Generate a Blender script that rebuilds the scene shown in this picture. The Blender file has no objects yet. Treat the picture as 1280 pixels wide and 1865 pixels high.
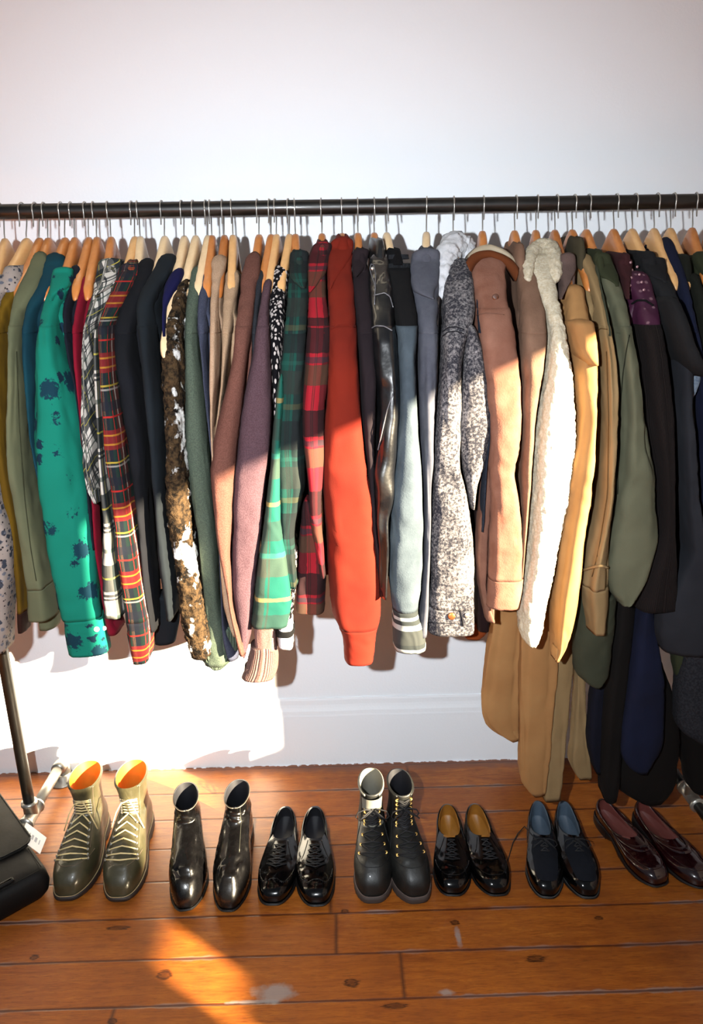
import bpy, math, random
import numpy as np
from mathutils import Vector, Matrix, noise
random.seed(7)
PI = math.pi
S = bpy.context.scene
COL = S.collection

# ---------------------------------------------------------------- camera
F = 1300.0; IW, IH = 1280, 1865
CAM = np.array([0, -2.04, 1.5])
_p, _y, _r = math.radians(17.08), math.radians(0.98), math.radians(-0.98)
_f = np.array([math.sin(_y)*math.cos(_p), math.cos(_y)*math.cos(_p), -math.sin(_p)])
_r0 = np.array([math.cos(_y), -math.sin(_y), 0.]); _u0 = np.cross(_r0, _f)
CR = math.cos(_r)*_r0 + math.sin(_r)*_u0
CU = -math.sin(_r)*_r0 + math.cos(_r)*_u0
cd = bpy.data.cameras.new('camera'); cam = bpy.data.objects.new('camera', cd); COL.objects.link(cam)
cd.sensor_fit = 'VERTICAL'; cd.sensor_height = 36; cd.sensor_width = 36; cd.lens = F*36/IH
cd.clip_start = 0.05
cam.matrix_world = Matrix(((CR[0], CU[0], -_f[0], CAM[0]), (CR[1], CU[1], -_f[1], CAM[1]), (CR[2], CU[2], -_f[2], CAM[2]), (0, 0, 0, 1)))
S.camera = cam

# ---------------------------------------------------------------- light
S.view_settings.view_transform = 'Standard'; S.view_settings.look = 'None'
S.view_settings.gamma = 1; S.view_settings.exposure = 0.0
w = bpy.data.worlds.new('world'); S.world = w; w.use_nodes = True
w.node_tree.nodes['Background'].inputs[0].default_value = (0.80, 0.88, 1.0, 1)
w.node_tree.nodes['Background'].inputs[1].default_value = 0.13
FLASH_W = 208; SUN_W = 68
fl = bpy.data.lights.new('camera_flash', 'SPOT'); fo = bpy.data.objects.new('camera_flash', fl); COL.objects.link(fo)
fl.energy = FLASH_W; fl.color = (.90, .955, 1.); fl.shadow_soft_size = 0.014; fl.spot_size = math.radians(108); fl.spot_blend = 1.0
fo.location = (-0.19, -2.00, 1.53)
fo.rotation_euler = (Vector((-.10, 0, .98)) - Vector(fo.location)).to_track_quat('-Z', 'Y').to_euler()
sl = bpy.data.lights.new('sun', 'SUN'); so = bpy.data.objects.new('sun', sl); COL.objects.link(so)
sl.energy = SUN_W; sl.angle = math.radians(.55); sl.color = (1, .83, .57)
SUND = Vector((-.81, .59, -.2876)).normalized()
so.rotation_euler = SUND.to_track_quat('-Z', 'Y').to_euler()

# ---------------------------------------------------------------- helpers
YR = -0.29           # the rail's distance from the wall
def at(px, py, Y):
    d = _f*F + CR*(px-IW/2) - CU*(py-IH/2)
    return CAM + d*((Y-CAM[1])/d[1])
def atz(px, py, z):
    d = _f*F + CR*(px-IW/2) - CU*(py-IH/2)
    return CAM + d*((z-CAM[2])/d[2])
def proj(P):
    d = np.asarray(P, float)-CAM; z = d@_f
    return IW/2+F*(d@CR)/z, IH/2-F*(d@CU)/z
def tag(o, label=None, cat=None, group=None, kind=None):
    if label: o['label'] = label
    if cat: o['category'] = cat
    if group: o['group'] = group
    if kind: o['kind'] = kind
    return o
def empty(name, loc, label, cat, group=None, rz=0):
    o = bpy.data.objects.new(name, None); COL.objects.link(o); o.location = loc; o.rotation_euler = (0, 0, rz)
    o.empty_display_size = .02
    return tag(o, label, cat, group)
class MB:
    """collects verts/faces/uvs of one mesh"""
    def __init__(s): s.v = []; s.f = []; s.uv = []; s.m = []; s.flat = []
    def grid(s, P, uv=None, closed=True, cap0=False, cap1=False, mi=0, flip=False, flat=False):
        P = np.asarray(P, float); n, m = P.shape[:2]; b = len(s.v)
        s.v += P.reshape(-1, 3).tolist()
        if uv is None: uv = np.stack(np.meshgrid(np.linspace(0, 1, m), np.linspace(0, 1, n)), -1)
        s.uv += uv.reshape(-1, 2).tolist()
        for i in range(n-1):
            for j in range(m if closed else m-1):
                k = (j+1) % m
                q = [b+i*m+j, b+i*m+k, b+(i+1)*m+k, b+(i+1)*m+j]
                s.f.append(q[::-1] if flip else q); s.m.append(mi); s.flat.append(flat)
        for c, row, fl_ in ((cap0, 0, 0), (cap1, n-1, 1)):
            if c:
                ce = P[row].mean(0); s.v.append(ce.tolist()); s.uv.append([0, 0]); ci = len(s.v)-1
                for j in range(m):
                    k = (j+1) % m; t = [b+row*m+j, b+row*m+k, ci]
                    s.f.append(t if (fl_ ^ flip) else t[::-1]); s.m.append(mi); s.flat.append(flat)
        return s
    def tube(s, pts, r, n=8, mi=0, caps=True):
        pts = [Vector(p) for p in pts]; rows = []
        rr = r if hasattr(r, '__len__') else [r]*len(pts)
        up = None
        for i, p in enumerate(pts):
            d = (pts[min(i+1, len(pts)-1)]-pts[max(i-1, 0)])
            if d.length < 1e-9: d = Vector((0, 0, 1))
            d.normalize()
            if up is None: up = d.orthogonal().normalized()
            up = (up-d*up.dot(d)); up = up.normalized() if up.length > 1e-6 else d.orthogonal().normalized()
            q = d.cross(up)
            rows.append([p+(up*math.cos(a)+q*math.sin(a))*rr[i] for a in [2*PI*k/n for k in range(n)]])
        return s.grid(np.array([[list(v) for v in r_] for r_ in rows]), cap0=caps, cap1=caps, mi=mi)
    def box(s, lo, hi, bev=0, mi=0, rot=None, org=None):
        lo = np.array(lo, float); hi = np.array(hi, float); c = (lo+hi)/2; h = (hi-lo)/2
        e = min(bev, h.min()*.9)
        rows = []
        def ring(x, y, z, e_):
            pts = []
            for sx, sy in ((1, 1), (-1, 1), (-1, -1), (1, -1)):
                for k in range(4):
                    a = {(1, 1): 0, (-1, 1): PI/2, (-1, -1): PI, (1, -1): 1.5*PI}[(sx, sy)]+k*PI/6
                    pts.append([sx*(x-e_)+e_*math.cos(a), sy*(y-e_)+e_*math.sin(a), z])
            return pts
        if e <= 0: e = 1e-5
        for z, k in ((-h[2], e), (-h[2]+e*.3, e*.3), (-h[2]+e, 0), (h[2]-e, 0), (h[2]-e*.3, e*.3), (h[2], e)):
            rows.append(ring(h[0]-k, h[1]-k, z, max(e-k, 1e-5) if k < e else 1e-5))
        P = np.array(rows)
        if rot is not None: P = P@np.array(rot).T
        P = P+c
        return s.grid(P, cap0=True, cap1=True, mi=mi, flat=True)
    def build(s, name, mats, parent=None, smooth=True, auto=None):
        me = bpy.data.meshes.new(name)
        off = np.zeros(3)
        if parent is not None:
            mw = parent_world(parent).inverted()
            vv = np.array(s.v); A = np.array(mw); vv = vv@A[:3, :3].T+A[:3, 3]; vl = vv.tolist()
        else: vl = s.v
        me.from_pydata(vl, [], s.f)
        ul = me.uv_layers.new(name='UVMap'); li = np.zeros(len(me.loops), int); me.loops.foreach_get('vertex_index', li)
        ul.data.foreach_set('uv', np.array(s.uv)[li].ravel())
        mats = mats if isinstance(mats, (list, tuple)) else [mats]
        for m_ in mats: me.materials.append(m_)
        me.polygons.foreach_set('material_index', s.m)
        me.polygons.foreach_set('use_smooth', [smooth and not f_ for f_ in s.flat])
        o = bpy.data.objects.new(name, me); COL.objects.link(o)
        if parent is not None: o.parent = parent
        return o
def parent_world(p):
    m = Matrix.Identity(4)
    while p is not None:
        m = Matrix.LocRotScale(p.location, p.rotation_euler, p.scale) @ m; p = p.parent
    return m
def smooth1(x, k=1):
    x = np.array(x, float)
    for _ in range(k):
        y = x.copy(); y[1:-1] = (x[:-2]+2*x[1:-1]+x[2:])/4; x = y
    return x

# ---------------------------------------------------------------- materials
def srgb(c):
    if isinstance(c, str): c = [int(c[i:i+2], 16)/255 for i in (0, 2, 4)]
    return tuple(((x/12.92) if x <= .04045 else ((x+.055)/1.055)**2.4) for x in c)+(1,)
KC = .49
def sg(c):
    c = srgb(c); return tuple(x**1.08*KC*1.1 for x in c[:3])+(1,)
class NT:
    def __init__(s, name):
        s.mat = bpy.data.materials.new(name); s.mat.use_nodes = True; s.t = s.mat.node_tree
        s.b = s.t.nodes['Principled BSDF']; s._tc = None
    def n(s, typ, ins=None, **kw):
        nd = s.t.nodes.new(typ)
        for k, v in kw.items(): setattr(nd, k, v)
        for k, v in (ins or {}).items(): s.set(nd.inputs[k], v)
        return nd
    def set(s, sock, v):
        if isinstance(v, bpy.types.NodeSocket): s.t.links.new(v, sock)
        elif isinstance(v, bpy.types.Node): s.t.links.new(v.outputs[0], sock)
        else: sock.default_value = v
    def math(s, op, a, b=None, c=None, clamp=False):
        nd = s.n('ShaderNodeMath', operation=op, use_clamp=clamp); s.set(nd.inputs[0], a)
        if b is not None: s.set(nd.inputs[1], b)
        if c is not None: s.set(nd.inputs[2], c)
        return nd.outputs[0]
    def mix(s, f, a, b):
        nd = s.n('ShaderNodeMix', data_type='RGBA'); s.set(nd.inputs[0], f); s.set(nd.inputs[6], a); s.set(nd.inputs[7], b)
        return nd.outputs[2]
    def tc(s, k='Object'):
        if s._tc is None: s._tc = s.n('ShaderNodeTexCoord')
        return s._tc.outputs[k]
    def map(s, sc=(1, 1, 1), k='Object', loc=(0, 0, 0), rot=(0, 0, 0)):
        return s.n('ShaderNodeMapping', {'Vector': s.tc(k), 'Scale': sc, 'Location': loc, 'Rotation': rot}).outputs[0]
    def noise(s, scale, detail=3, vec=None, rough=.5, out=0, dist=0):
        return s.n('ShaderNodeTexNoise', {'Vector': vec if vec is not None else s.tc(), 'Scale': scale, 'Detail': detail, 'Roughness': rough, 'Distortion': dist}).outputs[out]
    def ramp(s, f, stops, interp='LINEAR'):
        nd = s.n('ShaderNodeValToRGB'); s.set(nd.inputs[0], f); cr = nd.color_ramp; cr.interpolation = interp
        while len(cr.elements) < len(stops): cr.elements.new(.5)
        for e, (p, c) in zip(cr.elements, stops): e.position = p; e.color = c if not isinstance(c, (int, float)) else (c, c, c, 1)
        return nd.outputs[0]
    def bump(s, h, st=.3, dist=.002):
        nd = s.n('ShaderNodeBump', {'Height': h, 'Strength': st, 'Distance': dist}); s.t.links.new(nd.outputs[0], s.b.inputs['Normal'])
    def fin(s, col, rough=.85, spec=.3, coat=0, sheen=0, metal=0):
        s.set(s.b.inputs['Base Color'], col); s.set(s.b.inputs['Roughness'], rough)
        s.b.inputs['Specular IOR Level'].default_value = spec; s.b.inputs['Coat Weight'].default_value = coat
        s.b.inputs['Coat Roughness'].default_value = .08
        s.b.inputs['Sheen Weight'].default_value = 0; s.b.inputs['Sheen Roughness'].default_value = .5
        s.b.inputs['Metallic'].default_value = metal
        return s.mat
def simple(name, c, rough=.5, metal=0, spec=.5, coat=0, nz=.12, sc=60):
    t = NT(name); c = srgb(c)
    nn = t.noise(sc, 3)
    return t.fin(t.mix(nn, tuple(x*(1-nz) for x in c[:3])+(1,), tuple(min(1, x*(1+nz)) for x in c[:3])+(1,)), rough, spec, coat, 0, metal)
def cloth(name, c, c2=None, rough=.9, weave=900, var=.18, sheen=.0, bump=.25):
    """plain woven cloth: fine weave bump and a slight broad fading"""
    t = NT(name); c = sg(c); c2 = sg(c2) if c2 else tuple(x*(1-var) for x in c[:3])+(1,)
    f = t.ramp(t.noise(9, 4), [(.35, 0.), (.65, 1.)])
    col = t.mix(f, c2, c)
    fine = t.noise(weave, 2)
    col = t.mix(t.math('MULTIPLY', fine, .25), col, tuple(x*.6 for x in c[:3])+(1,))
    t.bump(fine, bump, .001)
    return t.fin(col, rough, .2, 0, sheen)
def heather(name, c, c2, rough=.95, sc=420, rib=0):
    t = NT(name)
    f = t.ramp(t.noise(sc, 2), [(.38, 0.), (.62, 1.)])
    big = t.noise(14, 3)
    col = t.mix(f, sg(c2), sg(c)); col = t.mix(t.math('MULTIPLY', big, .3), col, sg(c2))
    h = t.noise(sc, 2)
    if rib:
        wv = t.n('ShaderNodeTexWave', {'Vector': t.tc('UV'), 'Scale': rib, 'Distortion': 0}, bands_direction='X').outputs['Fac']
        h = t.math('ADD', wv, t.math('MULTIPLY', h, .4)); t.bump(h, .8, .003)
        col = t.mix(t.math('MULTIPLY', t.math('SUBTRACT', 1., wv), .45), col, tuple(x*.35 for x in sg(c2)[:3])+(1,))
    else: t.bump(h, .5, .002)
    return t.fin(col, rough, .15, 0, .12)
def denim(name, c, c2, sc=130, lo=.42, hi=.6, rough=.9):
    t = NT(name)
    n1 = t.noise(sc, 5, rough=.75); n2 = t.noise(12, 3)
    f = t.ramp(t.math('ADD', n1, t.math('MULTIPLY', t.math('SUBTRACT', n2, .5), .35)), [(lo, 0.), (hi, 1.)])
    t.bump(n1, .35, .0015)
    return t.fin(t.mix(f, sg(c), sg(c2)), rough, .2)
def cord(name, c, c2, scale=60, rough=.9):
    t = NT(name)
    wv = t.n('ShaderNodeTexWave', {'Vector': t.tc('UV'), 'Scale': scale, 'Distortion': .4, 'Detail': 1}, bands_direction='X').outputs['Fac']
    n_ = t.noise(30, 4)
    col = t.mix(wv, sg(c2), sg(c)); col = t.mix(t.math('MULTIPLY', n_, .35), col, sg(c2)); t.bump(wv, .5, .002)
    return t.fin(col, rough, .2, 0, .2)
def suede(name, c, c2, rough=.95):
    t = NT(name); n_ = t.noise(16, 6, rough=.65); fn = t.noise(300, 3)
    f = t.ramp(n_, [(.35, 0.), (.68, 1.)])
    t.bump(t.math('ADD', fn, n_), .35, .002)
    return t.fin(t.mix(f, sg(c2), sg(c)), rough, .15, 0, .25)
def leather(name, c, c2=None, rough=.32, coat=.4, sc=35, b=.35, spec=.5):
    t = NT(name); c1 = sg(c); c2 = sg(c2) if c2 else tuple(x*1.6 for x in c1[:3])+(1,)
    n1 = t.noise(sc, 5, rough=.6); v = t.n('ShaderNodeTexVoronoi', {'Vector': t.tc(), 'Scale': sc*9}).outputs[0]
    f = t.ramp(n1, [(.45, 0.), (.75, 1.)])
    t.bump(t.math('ADD', n1, t.math('MULTIPLY', v, .12)), b, .003)
    r = t.math('ADD', t.math('MULTIPLY', n1, .3), rough-.12)
    return t.fin(t.mix(f, c1, c2), r, spec, coat)
def plaid(name, base, ub, vb, rough=.88, rot=0., per=(.1, .1), soft=0):
    """ub / vb: bands (centre, half width, colour, strength) of the repeat across / along the cloth, UVs in metres"""
    t = NT(name)
    vec = t.map(k='UV', rot=(0, 0, rot))
    if soft:
        nz = t.noise(60, 2, out=1); vec = t.n('ShaderNodeMix', {0: soft}, data_type='VECTOR', clamp_factor=False)
        t.set(vec.inputs[4], t.map(k='UV', rot=(0, 0, rot))); t.set(vec.inputs[5], nz); vec = vec.outputs[1]
    sp = t.n('ShaderNodeSeparateXYZ', {0: vec})
    col = sg(base)
    for ax, bands, p in ((0, ub, per[0]), (1, vb, per[1])):
        fr = t.math('FRACT', t.math('MULTIPLY', sp.outputs[ax], 1/p))
        for c_, hw, colr, st in bands:
            mk = t.math('COMPARE', fr, c_, hw)
            col = t.mix(t.math('MULTIPLY', mk, st), col, sg(colr))
    fine = t.noise(700, 2); t.bump(fine, .3, .001)
    col = t.mix(t.math('MULTIPLY', fine, .2), col, (0.02, .02, .02, 1))
    return t.fin(col, rough, .2, 0, .05)
def blobs(name, base, inks, vs=14, th=.33, ns=60, amt=.5, rough=.9, vstr=(1, 1, 1)):
    """printed motif: ragged ink blots scattered over plain cloth"""
    t = NT(name); vec = t.map(sc=vstr)
    col = sg(base)
    for i, (ink, t_, v_) in enumerate(inks):
        mv = t.n('ShaderNodeMapping', {'Vector': vec, 'Location': (i*3.1, i*1.7, i*.9)}).outputs[0]
        v = t.n('ShaderNodeTexVoronoi', {'Vector': mv, 'Scale': v_, 'Randomness': .7}).outputs[0]
        nz = t.noise(ns, 4, vec=mv, rough=.7)
        f = t.ramp(t.math('ADD', v, t.math('MULTIPLY', t.math('SUBTRACT', nz, .5), amt*2)), [(t_-.02, 1.), (t_+.02, 0.)])
        col = t.mix(f, col, sg(ink))
    fine = t.noise(800, 2); t.bump(fine, .3, .001)
    return t.fin(col, rough, .2)

# ---------------------------------------------------------------- room
def wall_mat(name, c=(.80, .815, .84)):
    t = NT(name); n1 = t.noise(2.5, 3); n2 = t.noise(140, 4)
    t.bump(t.math('ADD', t.math('MULTIPLY', n1, 2.), n2), .06, .01)
    c = c+(1,)
    return t.fin(t.mix(t.math('MULTIPLY', n1, .06), c, (.6, .62, .66, 1)), .75, .2)
WALL = wall_mat('white_wall_paint', (.785, .815, .85)); TRIM = wall_mat('white_trim_paint', (.79, .81, .84))
def struct(name, mb, m): return tag(mb.build(name, m, smooth=False), kind='structure')
struct('wall_back', MB().box((-5.5, 0, 0), (2.62, .12, 5.2)), WALL)

def floor_mat():
    t = NT('worn_orange_pine_boards')
    sp = t.n('ShaderNodeSeparateXYZ', {0: t.tc()})
    X, Y = sp.outputs[0], sp.outputs[1]
    wob = t.noise(2.2, 2, vec=t.map(sc=(1, .2, 1)))
    Yw = t.math('ADD', Y, t.math('MULTIPLY', t.math('SUBTRACT', wob, .5), .006))
    yy = t.math('MULTIPLY', t.math('ADD', Yw, 10*.117+.025), 1/.117)
    idx = t.math('FLOOR', yy); fr = t.math('FRACT', yy)
    wn = t.n('ShaderNodeTexWhiteNoise', {'W': idx}, noise_dimensions='1D')
    # end joints
    xo = t.math('ADD', t.math('MULTIPLY', X, 1/1.9), t.math('MULTIPLY', wn.outputs['Value'], 3.7))
    xi = t.math('FLOOR', xo); xf = t.math('FRACT', xo)
    wn2 = t.n('ShaderNodeTexWhiteNoise', {'Vector': t.n('ShaderNodeCombineXYZ', {0: idx, 1: xi}).outputs[0]}, noise_dimensions='2D').outputs['Value']
    gv = t.n('ShaderNodeCombineXYZ', {0: t.math('ADD', t.math('MULTIPLY', X, 1.), t.math('MULTIPLY', wn2, 9.)), 1: t.math('MULTIPLY', Y, 9.), 2: wn2}).outputs[0]
    g1 = t.noise(7, 8, vec=gv, rough=.74, dist=.8)
    g2 = t.noise(38, 4, vec=gv, rough=.6)
    col = t.ramp(g1, [(.25, srgb('5f2c0e')), (.42, srgb('8a4a18')), (.58, srgb('a25e20')), (.8, srgb('c07e34'))])
    col = t.mix(t.math('MULTIPLY', wn2, .45), col, srgb('8a4a1a'))
    col = t.mix(t.ramp(g2, [(.5, 0.), (.75, .6)]), col, srgb('55260c'))
    blot = t.noise(5, 5, rough=.65); col = t.mix(t.ramp(blot, [(.45, 0.), (.7, .5)]), col, srgb('6b3414'))
    # knots: (x, y, radius across, stretch)
    K = [atz(975, 1746, 0), atz(640, 1790, 0), atz(828, 1680, 0), atz(62, 1744, 0), atz(720, 1832, 0), atz(215, 1690, 0), atz(628, 1660, 0), atz(1090, 1672, 0), atz(300, 1775, 0), atz(205, 1860, 0)]
    R = [(.026, .011), (.020, .012), (.013, .008), (.012, .008), (.030, .008), (.030, .008), (.012, .008), (.012, .007), (.02, .014), (.012, .008)]
    for (p, (rx, ry)) in zip(K, R):
        dx = t.math('MULTIPLY', t.math('SUBTRACT', X, p[0]), 1/rx); dy = t.math('MULTIPLY', t.math('SUBTRACT', Y, p[1]), 1/ry)
        d = t.math('SQRT', t.math('ADD', t.math('MULTIPLY', dx, dx), t.math('MULTIPLY', dy, dy)))
        d = t.math('ADD', d, t.math('MULTIPLY', t.math('SUBTRACT', g2, .5), 1.6))
        col = t.mix(t.ramp(d, [(.0, .7), (.45, .5), (.62, .95), (.8, .7), (1., 0.)]), col, srgb('2c0f06'))
    # wear at the seams
    e = t.math('MINIMUM', fr, t.math('SUBTRACT', 1., fr))
    nz = t.noise(22, 4)
    seam = t.ramp(t.math('ADD', e, t.math('MULTIPLY', t.math('SUBTRACT', nz, .5), .03)), [(0.0, 1.), (.016, .9), (.032, 0.)])
    wear = t.math('MULTIPLY', t.ramp(t.math('ADD', e, t.math('MULTIPLY', t.math('SUBTRACT', nz, .5), .16)), [(.02, 1.), (.06, 0.)]), t.ramp(t.noise(3.1, 3), [(.5, 0.), (.62, .75)]))
    col = t.mix(wear, col, srgb('8f7f78'))
    col = t.mix(t.math('MULTIPLY', seam, .85), col, srgb('40180c'))
    je = t.math('MINIMUM', xf, t.math('SUBTRACT', 1., xf))
    jm = t.ramp(je, [(.001, .8), (.003, 0.)])
    col = t.mix(jm, col, srgb('3a1a10'))
    # grey scuffed patches with shapes of their own
    for (px, py, rx, ry) in ((500, 1808, .060, .024), (835, 1710, .010, .028), (815, 1808, .035, .010), (450, 1825, .06, .006), (960, 1388, .9, .0)):
        if not ry: continue
        p = atz(px, py, 0)
        dx = t.math('MULTIPLY', t.math('SUBTRACT', X, p[0]), 1/rx); dy = t.math('MULTIPLY', t.math('SUBTRACT', Y, p[1]), 1/ry)
        d = t.math('SQRT', t.math('ADD', t.math('MULTIPLY', dx, dx), t.math('MULTIPLY', dy, dy)))
        d = t.math('ADD', d, t.math('MULTIPLY', t.math('SUBTRACT', nz, .5), 2.2))
        col = t.mix(t.ramp(d, [(.5, .75), (1., 0.)]), col, srgb('8b8380'))
    # the strip by the wall is stripped and dull, with smears of white wall paint
    ne = t.math('ADD', Y, t.math('MULTIPLY', t.math('SUBTRACT', t.noise(18, 4), .5), .05))
    col = t.mix(t.ramp(t.math('ADD', t.math('MULTIPLY', ne, 5.), 1.), [(.70, 0.), (.80, .7)]), col, srgb('6d4434'))
    col = t.mix(t.ramp(t.math('ADD', t.math('MULTIPLY', t.math('ADD', Y, t.math('MULTIPLY', t.math('SUBTRACT', t.noise(55, 5), .5), .035)), 5.), 1.), [(.925, 0.), (.94, 1.)]), col, srgb('e4e4ea'))
    h = t.math('SUBTRACT', t.math('MULTIPLY', g2, .25), t.math('MULTIPLY', seam, 1.2))
    t.bump(h, .35, .003)
    rr = t.math('ADD', .26, t.math('ADD', t.math('MULTIPLY', blot, .25), t.math('MULTIPLY', wear, .4)))
    return t.fin(col, rr, .45)
struct('floor', MB().box((-5.5, -4.2, -.05), (2.62, 0, 0)), floor_mat())
# tall skirting with a moulded top
bb = MB()
prof = [(0, .245), (-.003, .245), (-.0045, .238), (-.0045, .222), (-.006, .212), (-.009, .200), (-.0095, .188), (-.0105, .182), (-.0115, .02), (-.011, 0), (0, 0)]
xs = np.linspace(-5.5, 2.5, 300)
rows = []
for x in xs:
    j = 0.0012*noise.noise(Vector((x*9, 0, 0)))
    rows.append([[x, y+j, z+(0.002*noise.noise(Vector((x*6, 5, 0))) if z > .1 else 0)] for y, z in prof])
bb.grid(np.array(rows), closed=False)
struct('baseboard_back', bb, TRIM)
# wall on the right with openings shaped to throw the sun patches (out of frame)
XW = 2.5
def wall_right():
    ys = [-4.2, -3.02, -2.80, -2.72, -1.97, 0]
    op = [(-2.72, -1.985, 1.03, 2.12), (-2.80, -2.72, 1.36, 2.12), (-2.925, -2.76, .972, 1.055), (-2.922, -2.865, .50, .972)]  # the window first, then unseen openings added to shape the sunlight
    ysl = sorted(set([-4.2, 0]+[o[0] for o in op]+[o[1] for o in op]))
    zsl = sorted(set([0, 5.2]+[o[2] for o in op]+[o[3] for o in op]))
    m = MB()
    for i in range(len(ysl)-1):
        for j in range(len(zsl)-1):
            cy, cz = (ysl[i]+ysl[i+1])/2, (zsl[j]+zsl[j+1])/2
            if any(o[0] < cy < o[1] and o[2] < cz < o[3] for o in op): continue
            m.box((XW, ysl[i], zsl[j]), (XW+.03, ysl[i+1], zsl[j+1]))
    return m
struct('wall_right', wall_right(), WALL)
def ring_frame(m, y0, y1, z0, z1, x=XW-.015, t_=.04):
    for a in (((y0-t_, z0-t_), (y1+t_, z0)), ((y0-t_, z1), (y1+t_, z1+t_)), ((y0-t_, z0), (y0, z1)), ((y1, z0), (y1+t_, z1))):
        m.box((x, a[0][0], a[0][1]), (x+.015, a[1][0], a[1][1]), .002)
    return m
struct('window_1', ring_frame(MB(), -2.72, -1.985, 1.03, 2.12, t_=.012), TRIM)
struct('sun_slit_frame', ring_frame(MB(), -2.925, -2.76, .972, 1.055, t_=.006), TRIM)  # rim of an added slit that forms the sun patch on the floor
# ---------------------------------------------------------------- clothes rack
BLK = leather('black_painted_pipe', '17140f', '241f1a', rough=.38, coat=.1, sc=12, b=.1)
GAL = simple('galvanised_pipe', 'a8a49c', .38, .75, sc=30)
STEEL = simple('hook_steel_wire', 'b0aca6', .3, .85)
ZR = (at(640, 376, YR))[2]; RR = .0158
rack = empty('clothes_rack', (-.93, YR, 0), 'black pipe clothes rack holding up all the garments along the white wall', 'clothes rack')
MB().tube([(x, YR, ZR) for x in np.linspace(-1.35, 1.30, 12)], RR, 20).build('rail', BLK, rack)
pa = atz(52, 1458, .07); XL = at(52, 1455, YR)[0]; XRT = 1.02
def foot(x, ext, dark):
    for z0, z1, r in ((.06, ZR-.02, .0155),):
        MB().tube([(x, YR, z) for z in np.linspace(z0, z1, 10)], r, 18).build('upright', BLK, rack)
    t = MB()
    t.tube([(x, YR+.045, .06), (x, YR+.036, .06), (x, YR+.035, .06), (x, YR-.035, .06), (x, YR-.036, .06), (x, YR-.045, .06)], [.022, .023, .0195, .0195, .023, .022], 18)
    t.tube([(x, YR, .06), (x, YR, .098), (x, YR, .099), (x, YR, .108)], [.019, .019, .023, .022], 18)
    t.build('tee_fitting', GAL, rack)
    p = MB(); p.tube([(x, YR+.03, .06), (x, -.06, .06)], .0155, 18)
    p.build('base_pipe', GAL if not dark else BLK, rack)
    q = MB(); q.tube([(x, YR-.03, .06), (x, YR-ext, .06)], .0145, 18); q.build('base_pipe', BLK if dark else GAL, rack)
    e = MB(); e.tube([(x, -.085, .06), (x, -.06, .06), (x, -.048, .056), (x, -.042, .045), (x, -.042, .02)], [.021, .0205, .0205, .0205, .021], 16)
    e.build('elbow', GAL, rack)
    g = MB(); g.tube([(x, -.055, 0), (x, -.055, .005), (x, -.055, .006), (x, -.055, .022)], [.045, .044, .024, .023], 28)
    for k in range(4):
        a = PI/4+k*PI/2; g.tube([(x+.033*math.cos(a), -.055+.033*math.sin(a), .004), (x+.033*math.cos(a), -.055+.033*math.sin(a), .008)], .005, 8)
    g.build('floor_flange', GAL, rack)
foot(XL, .075, False); foot(XRT, .26, True)

# ---------------------------------------------------------------- hangers
WOODS = []
for i, (a, b) in enumerate((('c07a40', 'a5622c'), ('d6a670', 'c08f58'), ('dcc09a', 'c7a67c'), ('b06a34', '96551f'))):
    t = NT('hanger_wood_'+['orange', 'honey', 'pale', 'amber'][i])
    g = t.noise(12, 4, vec=t.map(sc=(9, 1, 9)))
    t.bump(g, .1, .001)
    WOODS.append(t.fin(t.mix(g, srgb(a), srgb(b)), .38, .5, .25))
ZT = at(640, 422, YR)[2]
def zS(y): return ZT-.012-.172*(abs(y)/.215)**1.3
def hanger_mesh(HL=.150):
    m = MB(); n = 61; rows = []
    for i in range(n):
        y = -HL+2*HL*i/(n-1); a = abs(y)
        neck = math.exp(-(y/.021)**2)
        top = zS(y)-.004+.014*math.exp(-(y/.034)**2); hgt = .028+.026*math.exp(-(y/.05)**2)
        th = .0098
        endk = min(1, math.sqrt(max(0, 1-((a-(HL-.02))/.0205)**2))) if a > HL-.02 else 1
        hgt *= max(endk, .12); th *= max(endk, .12)
        mid = top-.013-(hgt-.026)*.5 if a < HL-.02 else top-.013
        h2 = hgt/2
        ring = []
        for k in range(16):
            q = 2*PI*k/16; c, s = math.cos(q), math.sin(q)
            ring.append([th*math.copysign(abs(c)**.6, c), y, mid+h2*math.copysign(abs(s)**.6, s)])
        rows.append(ring)
    m.grid(np.array(rows), cap0=True, cap1=True)
    return m
hook_pts = []
def hook_mesh(sgn):
    m = MB(); pts = [(0, 0, ZT-.01), (0, 0, ZT+.004), (0, sgn*.006, ZT+.018)]
    r = RR+.0026
    for k in range(15):
        a = -PI*.22+k*(PI*1.22+PI*.12)/14      # from behind the rail over the top to the front
        pts.append((0, sgn*r*math.cos(a), ZR+r*math.sin(a)))
    pts += [(0, -sgn*(r+.001), ZR-.026), (0, -sgn*(r+.004), ZR-.034)]
    # smooth the polyline
    P = np.array(pts)
    for _ in range(2):
        Q = [P[0]]
        for a_, b_ in zip(P[:-1], P[1:]): Q += [a_*.75+b_*.25, a_*.25+b_*.75]
        Q.append(P[-1]); P = np.array(Q)
    m.tube([tuple(p) for p in P], .00155, 7)
    return m
_hb = {}
def hanger(px, label, wood=0, rz=0, sgn=1, dz=0, HL=.150):
    X = at(px, 376, YR)[0]
    root = empty('wooden_hanger', (X, YR, 0), label, 'hanger', 'wooden hangers on the black rail', rz=rz)
    key = (wood, sgn, HL)
    if key not in _hb:
        a = hanger_mesh(HL).build('arms', WOODS[wood]); b = hook_mesh(sgn).build('hook', STEEL)
        _hb[key] = (a.data, b.data); bpy.data.objects.remove(a); bpy.data.objects.remove(b)
    for nm, d in zip(('arms', 'hook'), _hb[key]):
        o = bpy.data.objects.new(nm, d); COL.objects.link(o); o.parent = root
    return root

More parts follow.
